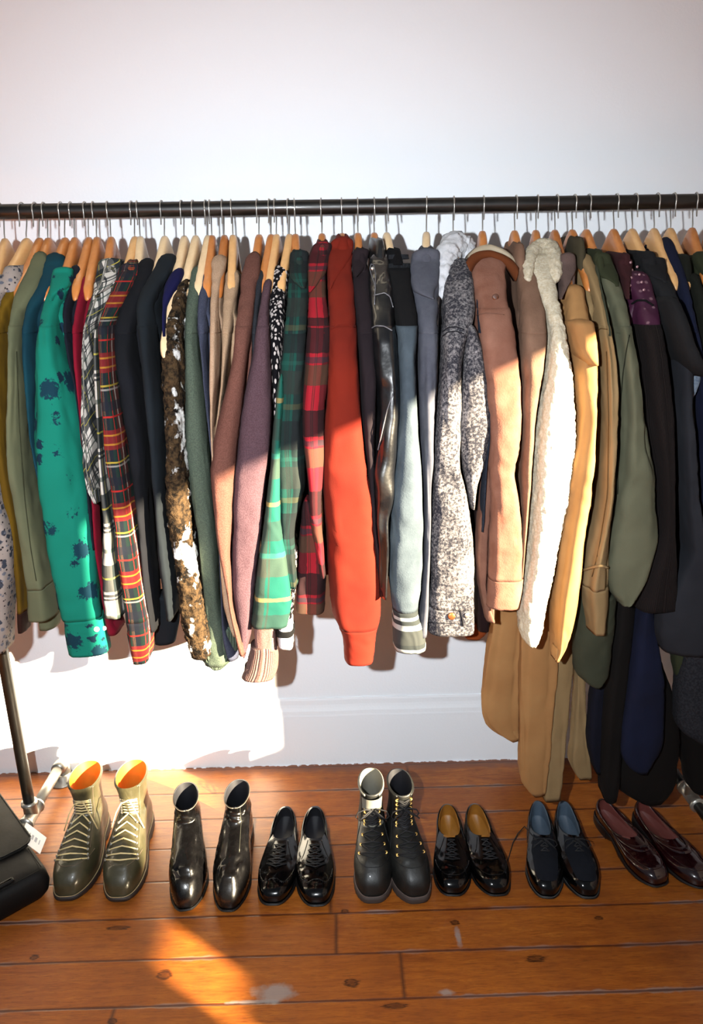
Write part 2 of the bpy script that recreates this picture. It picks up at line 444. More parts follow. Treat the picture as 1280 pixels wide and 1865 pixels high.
# ---------------------------------------------------------------- garments
def strip(s):
    A = np.array([[float(v) for v in q.split(',')] for q in s.split(';')])
    return A
def sx(A, py):
    return np.interp(py, A[:, 0], A[:, 1]), np.interp(py, A[:, 0], A[:, 2])
def sgp(c, p): return np.sign(c)*np.abs(c)**p
def ysleeve(py):
    return YR+np.interp(py, [540, 590, 700, 950, 1200], [-.185, -.212, -.232, -.238, -.222])
def sleeve(name, A, mat, root, Yf=ysleeve, hd=.05, dy=0, fold=.10, seed=0, y0=None, y1=None, dome=True, nv=90, nu=44,
           fuzz=0, fscale=60, bottom=True, seamup=0, wrinkle=.0035, cut=None, kfold=4, cuffrib=0, crease=.5, blunt=.72, hds=None, botcurve=0):
    """a hanging tube of cloth: outline A (rows of y, left, right), depth from the Yf profile"""
    y0 = A[0, 0] if y0 is None else y0; y1 = A[-1, 0] if y1 is None else y1
    py = np.linspace(y0, y1, nv)
    l, r = sx(A, py); l = smooth1(l, 5); r = smooth1(r, 5)
    rng = random.Random(seed*17+3); ph = [rng.uniform(0, 2*PI) for _ in range(12)]; am = [rng.uniform(.4, 1) for _ in range(12)]
    rows = []; uv = []; L = 0; prev = None
    th = np.linspace(0, 2*PI, nu, endpoint=False)-PI/2      # starts at the front (-Y)
    for i in range(nv):
        v = i/(nv-1); vg = (py[i]-450)/750; Y = float(Yf(py[i]))+dy
        a = at(l[i], py[i], Y); b = at(r[i], py[i], Y); c = (a+b)/2; hw = max((b[0]-a[0])/2, .002)
        tan = abs((c[0]-CAM[0])/(Y-CAM[1]))
        h = (hd if hds is None else np.interp(py[i], hds[0], hds[1]))
        h0 = h; h = min(h, hw*.85/max(tan, .05)); h = max(h, .008); Y += (h-h0) if hds is not None else 0; c = at((l[i]+r[i])/2, py[i], Y)
        rx = math.sqrt(max(hw*hw-(h*tan)**2, (hw*.45)**2))
        k = 1.
        if dome and v < .12: k = math.sqrt(1-(1-v/.12)**2)*.75+.25
        if seamup: k *= 1+seamup*math.exp(-v/.05)
        if prev is not None: L += float(np.linalg.norm(c-prev))
        prev = c
        f = np.zeros(nu)
        for q in range(kfold):
            kk = q+2
            f += am[q]/(1+q*.35)*np.sin(kk*th+ph[q]+(2.2*math.sin(vg*3+ph[q+4]))+vg*2*(q-1))
        fs = fold*min(1, .25+max(vg, 0)*1.8)
        mod = 1+fs*f*.55
        cr = crease*.045*np.sin(vg*52+ph[9]+2.4*np.sin(th+ph[10]))*(math.exp(-((vg-.55)/.12)**2)+.55*math.exp(-((vg-.85)/.09)**2)+.35*math.exp(-((vg-.22)/.05)**2))
        mod = mod+cr
        # sharp hanging creases that wander down the cloth
        for q in range(3):
            a0 = ph[q]+1.3*math.sin(vg*(3+q)+ph[q+5])
            dd = np.abs((th-a0+PI) % (2*PI)-PI)
            mod = mod-fs*(.55-.12*q)*np.exp(-(dd/.20)**2)*(.45+.55*math.sin(vg*(4+q)+ph[q+2])**2)
        ox = rx*k*sgp(np.cos(th), blunt)*np.clip(mod, .6, 1.12); rr_ = max(ox.max(), 1e-4); ll_ = max(-ox.min(), 1e-4)
        ox = np.where(ox > 0, ox*(rx*k/rr_), ox*(rx*k/ll_)); x = c[0]+ox; y = Y+h*(k*.6+.4)*sgp(np.sin(th), blunt)*(mod+.0)
        z = np.full(nu, c[2])-botcurve*v*v*(np.cos(th)**2)
        rows.append(np.stack([x, y, z], -1)); uv.append(np.stack([(th+PI/2)*max(.035, (rx+h)/2), np.full(nu, L)], -1))
    P = np.array(rows); U = np.array(uv)
    pm = np.mean([(max(.03, 1)) for _ in [0]])
    if wrinkle:
        C = P[:, :, :2].mean(1, keepdims=True); D = P[:, :, :2]-C; D /= np.linalg.norm(D, axis=2, keepdims=True)+1e-9
        so_ = Vector((seed*1.7, seed*.9, 0))
        for i in range(nv):
            for j in range(nu):
                q = P[i, j]; w1 = noise.noise(Vector((q[0]*14, q[1]*14, q[2]*7))+so_)
                w2 = noise.noise(Vector((q[0]*30+w1*2.5, q[1]*30, q[2]*17+w1*2))+so_)
                P[i, j, :2] += D[i, j]*wrinkle*(w1*1.1-abs(w2)*1.3+.3)
    if fuzz:
        C = P.mean(1, keepdims=True); D = P-C; D /= np.linalg.norm(D, axis=2, keepdims=True)+1e-9
        for i in range(nv):
            for j in range(nu):
                q = P[i, j]*fscale
                P[i, j] += D[i, j]*fuzz*(noise.noise(Vector(q))+.5*noise.noise(Vector(q*2.3)))
    if bottom:
        cb = P[-1].mean(0); a1 = cb+(P[-1]-cb)*.86; a1[:, 2] = P[-1][:, 2]+.002; a2 = cb+(P[-1]-cb)*.78; a2[:, 2] = P[-1][:, 2]+.03
        P = np.concatenate([P, a1[None], a2[None]]); U = np.concatenate([U, U[-1:], U[-1:]])
    # constant-perimeter uv so that patterns keep their scale
    per = float(np.median([np.linalg.norm(np.roll(q, -1, 0)-q, axis=1).sum() for q in P[:nv:8]]))
    U[:, :, 0] = np.linspace(0, per, nu)[None, :]
    m = MB(); m.grid(P, U, cap0=True, cap1=True, flip=False)
    o = m.build(name, mat, root)
    return o, P, U
def body(A, mat, root, top, hem, Xh, thick=.011, seed=0, sh=602, ext2=.172):
    # where the cloth begins on the shoulder slope
    best = None
    for y in np.linspace(.012, .2, 90):
        px, py = proj((Xh, YR-y, zS(y)+.007))
        if best is None or abs(py-top) < best[0]: best = (abs(py-top), y)
    ys0 = min(best[1], .12)
    rng = random.Random(seed); ph = [rng.uniform(0, 6.28) for _ in range(6)]
    M_ = 40; th = np.linspace(0, 2*PI, M_, endpoint=False)
    rows = []; uv = []; L = 0; lastX = Xh
    def row(y, z, hw, xc, hm):
        c = np.cos(th); s = np.sin(th)
        h = hm+(hw-hm)*np.clip(c, 0, 1)**1.5
        x = Xh+(xc-Xh)*np.clip(c, 0, 1)+h*sgp(s, .5)*(1+.12*np.sin(5*th+ph[0]+z*14))
        return np.stack([x, YR-y*c, np.full(M_, z)], -1)
    for y in np.linspace(ys0, .203, 16):
        z = zS(y)+.007
        if y <= ys0+1e-6: kk = .7
        else: kk = 1
        p0 = proj((lastX, YR-y, z)); l, r = sx(A, p0[1])
        a = at(l, p0[1], YR-y); b = at(r, p0[1], YR-y)
        xc = (a[0]+b[0])/2; hw = max((b[0]-a[0])/2, .004); lastX = xc
        hw = min(hw, .03)
        rows.append(row(max(y-.022, .008), z-.006, hw*.72*kk, xc, min(thick, hw)*kk)); uv.append(y+.2)
    zsh = zS(.203)+.007
    for k, z in enumerate(np.linspace(zsh-.02, hem, 24)):
        v = (zsh-z)/(zsh-hem)
        hw_ = hw*.9*(1-v)**3+thick*.8
        rows.append(row(.18+(ext2-.18)*min(1, v*4), z, max(min(hw_, .03), thick), lastX+(Xh-lastX)*.2*v, thick)); uv.append(.4+zsh-z)
    P = np.array(rows); U = np.zeros(P.shape[:2]+(2,)); U[:, :, 0] = (th/(2*PI)*.9)[None]; U[:, :, 1] = np.array(uv)[:, None]
    MB().grid(P, U, cap0=True, cap1=True).build('body', mat, root)
    return ys0, rows[0]
def collar(mat, root, A, ys0, Xh, top, h=.034, flare=.18, point=.03, wide=1.0, lining=None, fuzz=0, name='collar'):
    z0 = zS(ys0)+.004
    l, r = sx(A, top+8)
    a = at(l, top, YR-ys0); b = at(r, top, YR-ys0); hw = max((b[0]-a[0])/2, .010)*wide; xc = (a[0]+b[0])/2
    M_ = 48; th = np.linspace(0, 2*PI, M_, endpoint=False); c, s = np.cos(th), np.sin(th)
    rows = []; ry = ys0+.012
    zt = at(640, top, YR-ys0)[2]
    h = max(.022, min(.06, zt-z0+.004))
    for k, dz, low in ((.12, -.004, 0), (.15, h*.8, 0), (.26, h*.97, 0), (.42, h, 0), (.60, h*.94, 0), (.76, h*.80, .0), (.88, h*.58, .15), (.95+flare*.3, h*.28, .5), (.97+flare*.8, -.004, 1.), (.93+flare*.7, -.006, 1.)):
        fr = np.clip(c, 0, 1)**3
        hw_ = hw*(.72+.28*c); x = xc*np.clip(c, 0, 1)+(Xh)*(1-np.clip(c, 0, 1))+hw_*k*sgp(s, .7)
        rows.append(np.stack([x, YR-(ry*(k*.35+.65)+low*.012)*c, z0+dz*(1-.25*np.clip(c, 0, 1))-low*point*fr+0*s], -1))
    P = np.array(rows)
    for i in range(P.shape[0]):
        for j in range(M_): P[i, j, 0] += .003*noise.noise(Vector((P[i, j]*28).tolist()))
    if fuzz:
        for i in range(P.shape[0]):
            for j in range(M_): P[i, j] += np.array(noise.noise_vector(Vector(P[i, j]*90)))*fuzz
    MB().grid(P, closed=True, flip=True).build(name, mat, root)
def disc(name, P, r, mat, parent, nrm=(0, -1, 0), th=.0025):
    P = Vector(P); n = Vector(nrm).normalized()
    MB().tube([P-n*th*.4, P+n*th*.7, P+n*th], [r, r, r*.8], 16).build(name, mat, parent)
def line3(name, pts, r, mat, parent, n=6): return MB().tube(pts, r, n).build(name, mat, parent)

BTN = simple('pearl_button', 'efe9df', .25, 0, .6, .5)
COPPER = simple('copper_button', '9a5a34', .35, .8)
SILV = simple('silver_snap', 'c8c4bc', .25, .9)
GN = [0]
def garment(name, label, cat, hook, main, mat, hem=None, cuff=None, col=None, extras=(), wood=0, sleeves=True, hanger_label=None,
            sl={}, thick=.010, rz=0, sgn=1, top=None, split=592, bodymat=None, make_hanger=True, hanger_len=.150, hanger_rz=None, group=None, hl=None):
    GN[0] += 1; sd = GN[0]
    A = strip(main); Xh = at(hook, 376, YR)[0]
    hem = .86 if hem is None else hem
    root = empty(name, (Xh, YR, hem), label, cat, group)
    top_ = A[0, 0] if top is None else top
    bt = top_+(30 if col else 0)
    ys0, r0 = body(A, bodymat or mat, root, bt, hem, Xh, thick, seed=sd)
    if col: collar(root=root, A=A, ys0=ys0, Xh=Xh, top=top_, **col)
    out = {'root': root}
    ty = np.linspace(ys0, .205, 24); tp = [proj((Xh, YR-y, zS(y)+.010)) for y in ty]; tpy = np.array([p[1] for p in tp])
    ps = tpy[-1]; hdm = sl.get('hd', .05)
    kpy = list(tpy)+[ps+22, ps+60, ps+120, 850, 1200]; kyf = [YR-y for y in ty]+[YR-.228, YR-.256, YR-.275, YR-.290, YR-.270]
    def hdf(p): return float(np.interp(p, [tpy[0], ps-10, ps+60, 1000, 1200], [.016, .040, hdm, hdm, hdm*.85]))
    hgrid = np.linspace(tpy[0]-5, 1250, 120); hvals = np.array([hdf(q) for q in hgrid])
    hds_ = (hgrid, hvals)
    def Ymain(p): return float(np.interp(p, kpy, kyf))+hdf(p)
    shd = dict(seed=sd, Yf=Ymain, hds=hds_, nu=44, fold=sl.get('fold', .1)*.8, crease=sl.get('crease', .5)*.7, fuzz=sl.get('fuzz', 0), fscale=sl.get('fscale', 60), dy=sl.get('dy', 0)*.6)
    o, P, U = sleeve('shoulder', A, bodymat or mat, root, y0=bt, y1=split+14 if sleeves else min(split+20, A[-1, 0]), nv=40, dome=True, bottom=False, **shd)
    out['shoulder'] = (o, P)
    if sleeves:
        kw = dict(seed=sd, Yf=Ymain, hds=hds_, dome=False, seamup=.05); kw.update(sl)
        if cuff:
            yc, cm, ck = cuff
            o, P, U = sleeve('sleeve', A, mat, root, y0=split, y1=yc, bottom=True, **kw)
            cs = [A[i] for i in range(len(A)) if A[i, 0] > yc+3]
            l, r = sx(A, yc); A2 = np.array([[yc, l, r]]+[list(x) for x in cs])
            kw2 = dict(kw); kw2.update(dict(nv=16, seamup=0, nu=96 if ck.get('rib') else 40, fold=kw.get('fold', .1)*.35, crease=0, dome=False, hd=ck.get('hd', .038)))
            kw2['fuzz'] = ck.get('fuzz', 0)
            oc, Pc, Uc = sleeve('cuff', A2, cm, root, **kw2)
            out['cuff'] = (oc, Pc)
        else:
            o, P, U = sleeve('sleeve', A, mat, root, y0=split, **kw)
        out['sleeve'] = (o, P)
    for e in extras:
        nm, st, m_, kw = e
        A3 = strip(st); kk = dict(seed=sd+50+len(nm), dome=False); kk.update(kw)
        if kk.pop('follow', 0): q_ = kk.pop('lift', .006); kk.update(Yf=lambda p, q_=q_: Ymain(p)-q_, hds=hds_, fold=.04, nv=30, bottom=False, wrinkle=.002)
        out[nm] = sleeve(nm, A3, m_ or mat, root, **kk)[:2]
    if make_hanger:
        pz = proj((Xh, YR-.17, zS(.17)))[1]; l_, r_ = sx(A, pz); xs_ = (at(l_, pz, YR-.17)[0]+at(r_, pz, YR-.17)[0])/2
        rz = hanger_rz if hanger_rz is not None else max(-.42, min(.42, math.atan2(xs_-Xh, .17)))
        hl_ = label.split(' with ')[0].split(' between ')[0].split(' hanging ')[0].split(' showing ')[0].split()
        hanger(hook, hl or ('wooden hanger inside the '+' '.join(hl_[:12])), wood, rz, sgn, HL=hanger_len)
    VARS[name] = out
    return out
VARS = {}
def seam_ring(P, row, mat, root, r=.0009, name='seam', frac=(0, 1), off=.0008):
    R = P[row]; c = R.mean(0); n = len(R); idx = [k for k in range(n)]
    fr = [R[k % n]+(R[k % n]-c)/np.linalg.norm(R[k % n]-c)*off for k in range(-n//3, n//3+1)]
    line3(name, [tuple(p) for p in fr], r, mat, root)
# ---------------------------------------------------------------- cloths
m_floral = blobs('grey_print_cotton', 'b7aaa2', [('4a4f5c', .30, 46), ('7c7f8c', .26, 60), ('38343a', .20, 90)], ns=90, amt=.35)
m_mustard = cloth('mustard_cotton', '8a6a10', '73560a')
m_brown0 = cloth('dark_rust_cotton', '3a1c10')
m_sage = cloth('sage_cotton', '7e8062', '70745a')
m_petrol = cloth('petrol_cotton', '0f4c5a', '0c3e50')
m_teal = blobs('teal_motif_cotton', '0c8a76', [('0a3f50', .29, 13), ('0c3448', .20, 21)], ns=85, amt=.33)
m_navy1 = cloth('navy_cotton', '1c2030', '151826')
m_crim = cloth('crimson_cotton', '9c0a30', '85082a')
m_wplaid = plaid('white_navy_plaid', 'e9e2d8', [(.2, .16, '10202e', .88), (.62, .05, '1a2a30', .85), (.74, .02, '10202e', .9), (.2, .012, 'c8bc50', .9), (.45, .02, '284a3c', .8)],
    [(.2, .17, '12242c', .88), (.55, .03, '14202c', .8), (.64, .02, '1c2c30', .9), (.2, .012, 'c8bc50', .9), (.82, .025, '24463c', .8)], rot=.5, per=(.085, .085))
m_wplaid2 = plaid('white_navy_plaid_sleeve', 'ebe4da', [(.25, .12, '10202e', .85), (.6, .02, '14202c', .9), (.25, .012, 'd0c458', .9), (.8, .03, '1c3a34', .8)],
    [(.3, .2, '12282c', .88), (.56, .02, '14202c', .9), (.62, .015, '14202c', .9), (.3, .012, 'd0c458', .9), (.9, .03, '24463c', .7)], per=(.075, .16))
m_tartan = plaid('red_green_tartan', '17332b', [(.5, .10, '7a181a', .5), (.05, .06, '141a2c', .8), (.28, .014, 'c02a26', .95), (.72, .014, 'c02a26', .95), (.5, .018, 'cfc8c0', .85), (.9, .014, 'c9a33a', .9)],
    [(.5, .13, 'a01a1c', .6), (.02, .10, '1a2030', .75), (.44, .012, 'd8a032', .6), (.56, .012, 'd8a032', .6), (.8, .012, 'c8b040', .9), (.2, .012, 'c22a24', .95), (.85, .012, 'cfc8c0', .5)], per=(.10, .155))
m_black1 = cloth('black_wool', '14161f', '101218', sheen=0)
m_slate = cloth('dark_slate_wool', '1d262d', '161d24', sheen=0)
m_indigo = cloth('indigo_cotton', '131354', '0e0e40')
def fleece():
    t = NT('brown_white_fleece')
    sp = t.n('ShaderNodeSeparateXYZ', {0: t.tc()}); n1 = t.noise(24, 4, rough=.7); n2 = t.noise(90, 3, rough=.7)
    b = t.mix(t.ramp(n2, [(.4, 0.), (.6, 1.)]), sg('2c241c'), sg('5d4a34'))
    w_ = t.noise(26, 3, vec=t.map(sc=(1, 1, .8)))
    w2 = t.math('ADD', w_, t.math('MULTIPLY', t.math('SUBTRACT', n1, .5), .5))
    band = t.n('ShaderNodeTexWave', {'Vector': t.tc(), 'Scale': 1.35, 'Distortion': 2.5, 'Detail': 2}, bands_direction='Z').outputs['Fac']
    f = t.ramp(t.math('ADD', t.math('MULTIPLY', w2, .8), t.math('MULTIPLY', band, .17)), [(.56, 0.), (.61, 1.)])
    b = t.mix(f, b, sg('f4f4f2'))
    f2 = t.ramp(t.noise(30, 4, vec=t.map(loc=(4, 2, 1)), rough=.7), [(.57, 0.), (.62, 1.)])
    b = t.mix(f2, b, sg('1a1612'))
    t.bump(n2, .8, .006)
    return t.fin(b, .98, .1, 0, .2)
m_fleece = fleece()
m_moss = heather('moss_wool', '515d52', '667263')
m_mosscuff = heather('moss_wool_rib', '5c6b5c', '6f7d6c', rib=40)
m_bluegrey = heather('blue_grey_wool', '44485c', '525668')
m_camel = heather('camel_wool', 'bf9d80', 'cfb094')
m_camel2 = heather('fawn_wool', 'b8987a', 'c5a78a')
m_brownw = heather('brown_wool', '70493f', '82594e')
m_charc = heather('charcoal_wool', '303238', '3a3c42')
m_mauve = heather('mauve_brown_wool', '584148', '6a525a')
m_mauverib_sunlit = heather('mauve_brown_rib_sunlit', '8d6a63', 'a0807a', rib=55)  # mauve brown rib, strong sun put into its pinkish colour
m_mauve_sunlit = heather('mauve_brown_wool_sunlit', '8a6862', '9c7c76')  # the mauve sweater's wool paled pink, sunlight mixed into the colour
def knit():
    t = NT('black_white_knit')
    v = t.n('ShaderNodeTexVoronoi', {'Vector': t.map(sc=(1, 1, .45), rot=(0, .5, 0)), 'Scale': 150}).outputs[0]
    n_ = t.noise(70, 2)
    f = t.ramp(t.math('ADD', v, t.math('MULTIPLY', n_, .35)), [(.52, 0.), (.62, 1.)])
    t.bump(v, .7, .004)
    return t.fin(t.mix(f, sg('e0d4d0'), sg('17151a')), .95, .1)
m_knit = knit()
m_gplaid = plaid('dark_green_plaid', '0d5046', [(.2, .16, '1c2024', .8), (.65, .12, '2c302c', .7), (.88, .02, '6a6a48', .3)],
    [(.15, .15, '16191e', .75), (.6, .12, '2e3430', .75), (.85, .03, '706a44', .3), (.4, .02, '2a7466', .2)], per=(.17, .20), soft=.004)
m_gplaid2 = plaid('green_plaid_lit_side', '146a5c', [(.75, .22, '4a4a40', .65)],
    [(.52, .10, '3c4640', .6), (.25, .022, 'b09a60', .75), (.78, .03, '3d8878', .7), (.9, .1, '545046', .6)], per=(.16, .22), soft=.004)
m_rplaid = plaid('red_black_plaid', 'b81c30', [(.3, .2, '1a1518', .7), (.75, .10, '5c4a30', .6)],
    [(.2, .16, '151216', .85), (.62, .12, '4e4430', .75), (.44, .035, '17313a', .7)], per=(.15, .17), soft=.006)
m_rust = cloth('rust_brushed_cotton', '8c2812', '7a200e', weave=600, sheen=.2)
m_plum = cloth('plum_black_wool', '2c2026', '241a20', sheen=.15)
m_leather = leather('black_leather', '15161a', '2a2928', rough=.34, coat=.35, sc=14, b=.5)
m_blackrib = heather('black_rib', '101014', '1a1a20', rib=60)
m_stripe = heather('grey_stripe_rib', '34383e', '40444a', rib=120)
m_blackw = cloth('black_melton', '0e0e12', '0a0a0e', sheen=0)
m_steel = suede('steel_blue_suede', '647079', '525d66')
m_cufflight = plaid('striped_rib', 'c4c8c2', [], [(.07, .07, '3c4242', 1.), (.31, .07, '3c4242', 1.), (.80, .25, '4a4e4c', 1.)], per=(.1, .085))
m_cuffdark = heather('dark_grey_rib', '3a4040', '484e4c', rib=55)
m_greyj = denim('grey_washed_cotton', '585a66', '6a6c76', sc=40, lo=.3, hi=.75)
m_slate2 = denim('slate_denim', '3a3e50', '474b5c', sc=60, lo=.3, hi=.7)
m_acid = denim('acid_wash_denim', '35353e', 'b6b0b0', sc=170, lo=.44, hi=.70)
m_acidsm = cloth('denim_seam', '26262e')
m_sherpaw = heather('white_sherpa', 'e8eaf0', 'f2f2f6', sc=160)
m_navyd = denim('navy_denim', '1b2230', '2b3342', sc=200)
m_maroonk = cloth('maroon_black_cotton', '24080a')
m_orange = cloth('orange_brown_cotton', '9a4a18')
m_bsuede = suede('russet_suede', 'a67a68', '926452')
m_bsuede_shaded = suede('russet_suede_shaded', '946e5e', '825c4e')  # darker copy of the russet suede, shade put into the colour
m_msuede = suede('mushroom_suede', '9c7c68', '866856')
m_creaml = cloth('cream_shearling', 'dccbb0')
m_brownband = cloth('chestnut_band', '7c431f')
m_cream = heather('cream_fleece_knit', 'd9cbae', 'ece2cc', sc=220)
m_mauvecol = suede('mauve_grey_collar', '77645f', '6a5852')
m_tan = cloth('golden_tan_cotton', 'c69864', 'ba8a58', weave=700)
m_oliveb = cloth('olive_brown_cotton', '58503c')
m_khaki = cloth('khaki_cotton', 'b0956c', 'a28860', weave=700)
m_olive = cloth('olive_canvas', '7b7c65', '6d6f5a', weave=600)
m_olivecol = cloth('olive_collar', '40462f')
m_maroon = cloth('maroon_wool', '4c2428', '3f1c22')
def purple():
    t = NT('purple_studded_yoke')
    v = t.n('ShaderNodeTexVoronoi', {'Vector': t.tc(), 'Scale': 60, 'Randomness': .2}).outputs[0]
    f = t.ramp(v, [(.18, 1.), (.28, 0.)]); n_ = t.noise(20, 3)
    c = t.mix(n_, sg('431834'), sg('5a2848'))
    t.bump(n_, .3, .003)
    return t.fin(t.mix(t.math('MULTIPLY', f, .6), c, sg('a88690')), .6, .3)
m_purple = purple()
m_dcord = cord('dark_brown_corduroy', '241b1a', '1c1514', scale=75)
m_charc2 = cloth('charcoal_cotton', '26272a', '1f2023')
m_grey3 = cloth('slate_grey_cotton', '33363d', '2b2e35')
m_navy2 = cloth('navy_gabardine', '1a2342', '151c36')
m_navy3 = cloth('dark_navy_wool', '14182c', '101324')
m_dkgreen = cloth('black_green_cotton', '1f231a', '191c14')
m_dkbrown = cloth('black_brown_wool', '16110e', '100c0a')
m_ltdenim = denim('pale_blue_denim', '62738a', '8796a6', sc=200)
m_gwool = heather('grey_flecked_wool', '26282e', '3a3c42', sc=200)
m_cargo = cloth('grey_olive_cotton', '4d5140', '434738', weave=500)

flan = dict(h=.034, flare=.15, point=.03)
# ---------------------------------------------------------------- the row of clothes, left to right
garment('print_shirt', 'grey and cream small print shirt at the far left end of the rail', 'shirt', 40,
    '470,-10,45;500,-25,32;540,-40,10;600,-60,-8;800,-50,-5;860,-40,2;900,-35,15;950,-32,28;1000,-30,35;1050,-30,33;1100,-30,29;1178,-28,26', m_floral, wood=1, col=dict(mat=m_floral, **flan))
garment('mustard_shirt', 'mustard yellow shirt beside the grey print shirt', 'shirt', 64,
    '488,28,56;510,20,52;530,10,46;560,0,34;600,-10,18;700,-12,20;800,-10,16;860,0,24;950,14,44;1050,28,52;1145,33,56', m_mustard, wood=0,
    sl=dict(dy=.045), cuff=(1110, m_brown0, {}))
garment('sage_shirt', 'sage green cotton shirt next to the mustard shirt', 'shirt', 80,
    '458,62,88;480,58,88;500,50,84;530,36,76;560,25,62;600,17,44;650,15,42;700,15,46;800,12,56;850,15,62;900,22,72;950,32,80;1000,40,90;1060,50,99;1118,52,107', m_sage, wood=0,
    cuff=(1062, m_sage, dict(hd=.04)), sl=dict(fold=.16), extras=[('shirt_tail', '1060,68,112;1100,70,114;1138,74,108', m_sage, dict(dy=.05, hd=.03, nv=16, botcurve=0))])
garment('petrol_shirt', 'dark petrol blue shirt behind the teal printed shirt', 'shirt', 111,
    '460,85,120;480,80,120;500,73,118;530,60,102;560,50,84;600,42,74;650,42,70;700,45,70;800,52,68;900,75,88;980,88,114;1050,98,120;1105,106,122', m_petrol, wood=0, sl=dict(dy=.02))
garment('printed_shirt', 'bright teal shirt with dark blue motifs and a pearl snap cuff', 'shirt', 129,
    '480,96,133;500,94,133;520,92,132;560,80,118;600,72,115;650,66,122;700,66,135;750,64,146;800,62,150;850,68,155;900,75,165;950,84,172;1000,94,178;1050,106,182;1100,116,189;1140,120,196;1182,126,203', m_teal, wood=0,
    col=dict(mat=m_teal, **flan), cuff=(1118, m_teal, dict(hd=.045)), sl=dict(fold=.17, kfold=5), extras=[('collar_flap', '486,99,134;500,95,133;520,94,131;535,92,118;548,91,100', m_teal, dict(follow=1, dome=True))])
o = garment('navy_cardigan', 'dark navy cardigan between the teal shirt and the crimson shirt', 'cardigan', 155,
    '482,130,160;500,130,155;530,125,147;560,115,138;600,116,134;650,122,137;700,134,143;800,148,153;900,158,166;1000,168,176', m_navy1, wood=0, sl=dict(dy=.03))
garment('crimson_shirt', 'crimson red shirt just left of the white and navy plaid shirt', 'shirt', 170,
    '500,152,178;530,146,170;560,140,162;600,132,154;650,134,153;700,139,152;750,144,153;800,148,155;900,165,180;1000,172,186;1080,185,206;1142,195,228', m_crim, wood=0, sl=dict(dy=.035))
g = garment('flannel_shirt', 'white and navy plaid flannel shirt with fine yellow lines', 'shirt', 196,
    '462,180,225;480,178,222;500,176,216;530,172,208;560,164,200;600,153,180;650,150,179;700,150,181;750,149,183;800,151,185;850,153,184;890,160,184;915,172,184', m_wplaid, wood=0,
    col=dict(mat=m_wplaid, **flan), sl=dict(fold=.14, dy=.02),
    extras=[('collar_flap', '470,180,224;490,177,219;510,174,214;530,172,198;542,172,182', m_wplaid, dict(follow=1, dome=True)), ('sleeve', '600,170,184;650,171,184;700,172,185;800,177,190;850,179,196;900,183,204;950,186,211;1000,187,216;1050,188,220;1118,190,229', m_wplaid2, dict(dy=-.03, hd=.03, dome=True))])
garment('tartan_shirt', 'red and green tartan flannel shirt with dark squares', 'shirt', 240,
    '462,218,256;480,220,256;500,216,252;530,205,240;560,190,228;590,180,214;650,182,216;700,184,219;800,190,232;850,195,238;900,203,246;950,208,252;1000,213,259;1050,222,265;1100,230,274;1150,233,281;1195,243,279', m_tartan, wood=1,
    col=dict(mat=m_tartan, **flan), cuff=(1120, m_tartan, dict(hd=.036)), sl=dict(fold=.09, dy=-.02), extras=[('collar_flap', '478,220,256;500,216,252;520,210,246;545,204,232;560,203,212', m_tartan, dict(follow=1, dome=True))])
garment('black_sweater', 'plain black sweater beside the red tartan shirt', 'sweater', 250,
    '470,256,283;490,248,281;520,236,272;550,224,264;600,212,252;650,214,252;700,219,260;800,234,272;850,240,276;900,248,278;950,253,282;1000,258,286;1050,262,290;1100,270,294;1142,276,292', m_black1, wood=2, sl=dict(dy=.015))
garment('slate_sweater', 'dark slate sweater with a long straight sleeve left of the indigo top', 'sweater', 295,
    '462,292,324;480,286,320;500,275,312;530,257,293;560,250,284;600,252,286;650,258,291;700,262,297;800,272,304;900,280,309;950,284,313;1000,288,318;1050,295,324;1117,302,326', m_slate, wood=2, hem=.80,
    extras=[('hem_panel', '1080,280,328;1130,280,328;1165,284,320', m_slate, dict(dy=.06, hd=.03, nv=16))])
garment('indigo_vest', 'indigo blue sleeveless top with a bare hanger tip poking out', 'vest', 331,
    '488,318,338;505,308,334;520,302,328;545,297,318;570,296,312;600,296,308;650,300,306;700,302,308', m_indigo, wood=2, sleeves=False, top=488, sl=dict(dy=.0), hanger_len=.262, hanger_rz=math.atan2(at(300, 545, YR-.215)[0]-at(331, 376, YR)[0], .215))
# its hanger tip shows beyond the armhole
garment('fleece_jacket', 'shaggy brown and white patterned fleece jacket', 'jacket', 352,
    '508,334,348;530,322,343;550,314,340;600,304,338;650,299,339;700,298,339;750,301,340;800,303,341;850,304,345;900,305,348;930,305,350;970,310,355;1000,316,360;1050,323,366;1100,327,374;1150,336,384;1185,350,388', m_fleece, wood=2,
    sl=dict(fuzz=.006, fscale=70, nv=130, nu=60, fold=.08))
garment('moss_sweater', 'heathered moss green wool sweater with a rounded ribbed hem', 'sweater', 375,
    '484,352,376;500,346,373;550,339,370;600,338,366;650,338,368;700,338,373;750,338,377;800,338,381;850,343,384;900,350,388;950,357,393;1000,365,398;1050,370,402;1100,375,406;1150,380,415;1200,374,420', m_moss, wood=2,
    extras=[('ribbed_hem', '1140,348,438;1165,350,438;1185,358,434;1200,370,424;1210,384,410', m_mosscuff, dict(hd=.03, nv=30, nu=90, fold=.05, dy=.018))], sl=dict(fold=.05, crease=.2, dy=.03))
garment('blue_grey_sweater', 'blue grey sweater between the moss green and camel sweaters', 'sweater', 382,
    '495,368,388;520,365,386;550,362,384;600,362,384;650,368,384;700,372,385;800,382,388;900,392,398;1000,398,404;1100,402,412;1150,404,422;1190,414,438', m_bluegrey, wood=0, sl=dict(dy=.03))
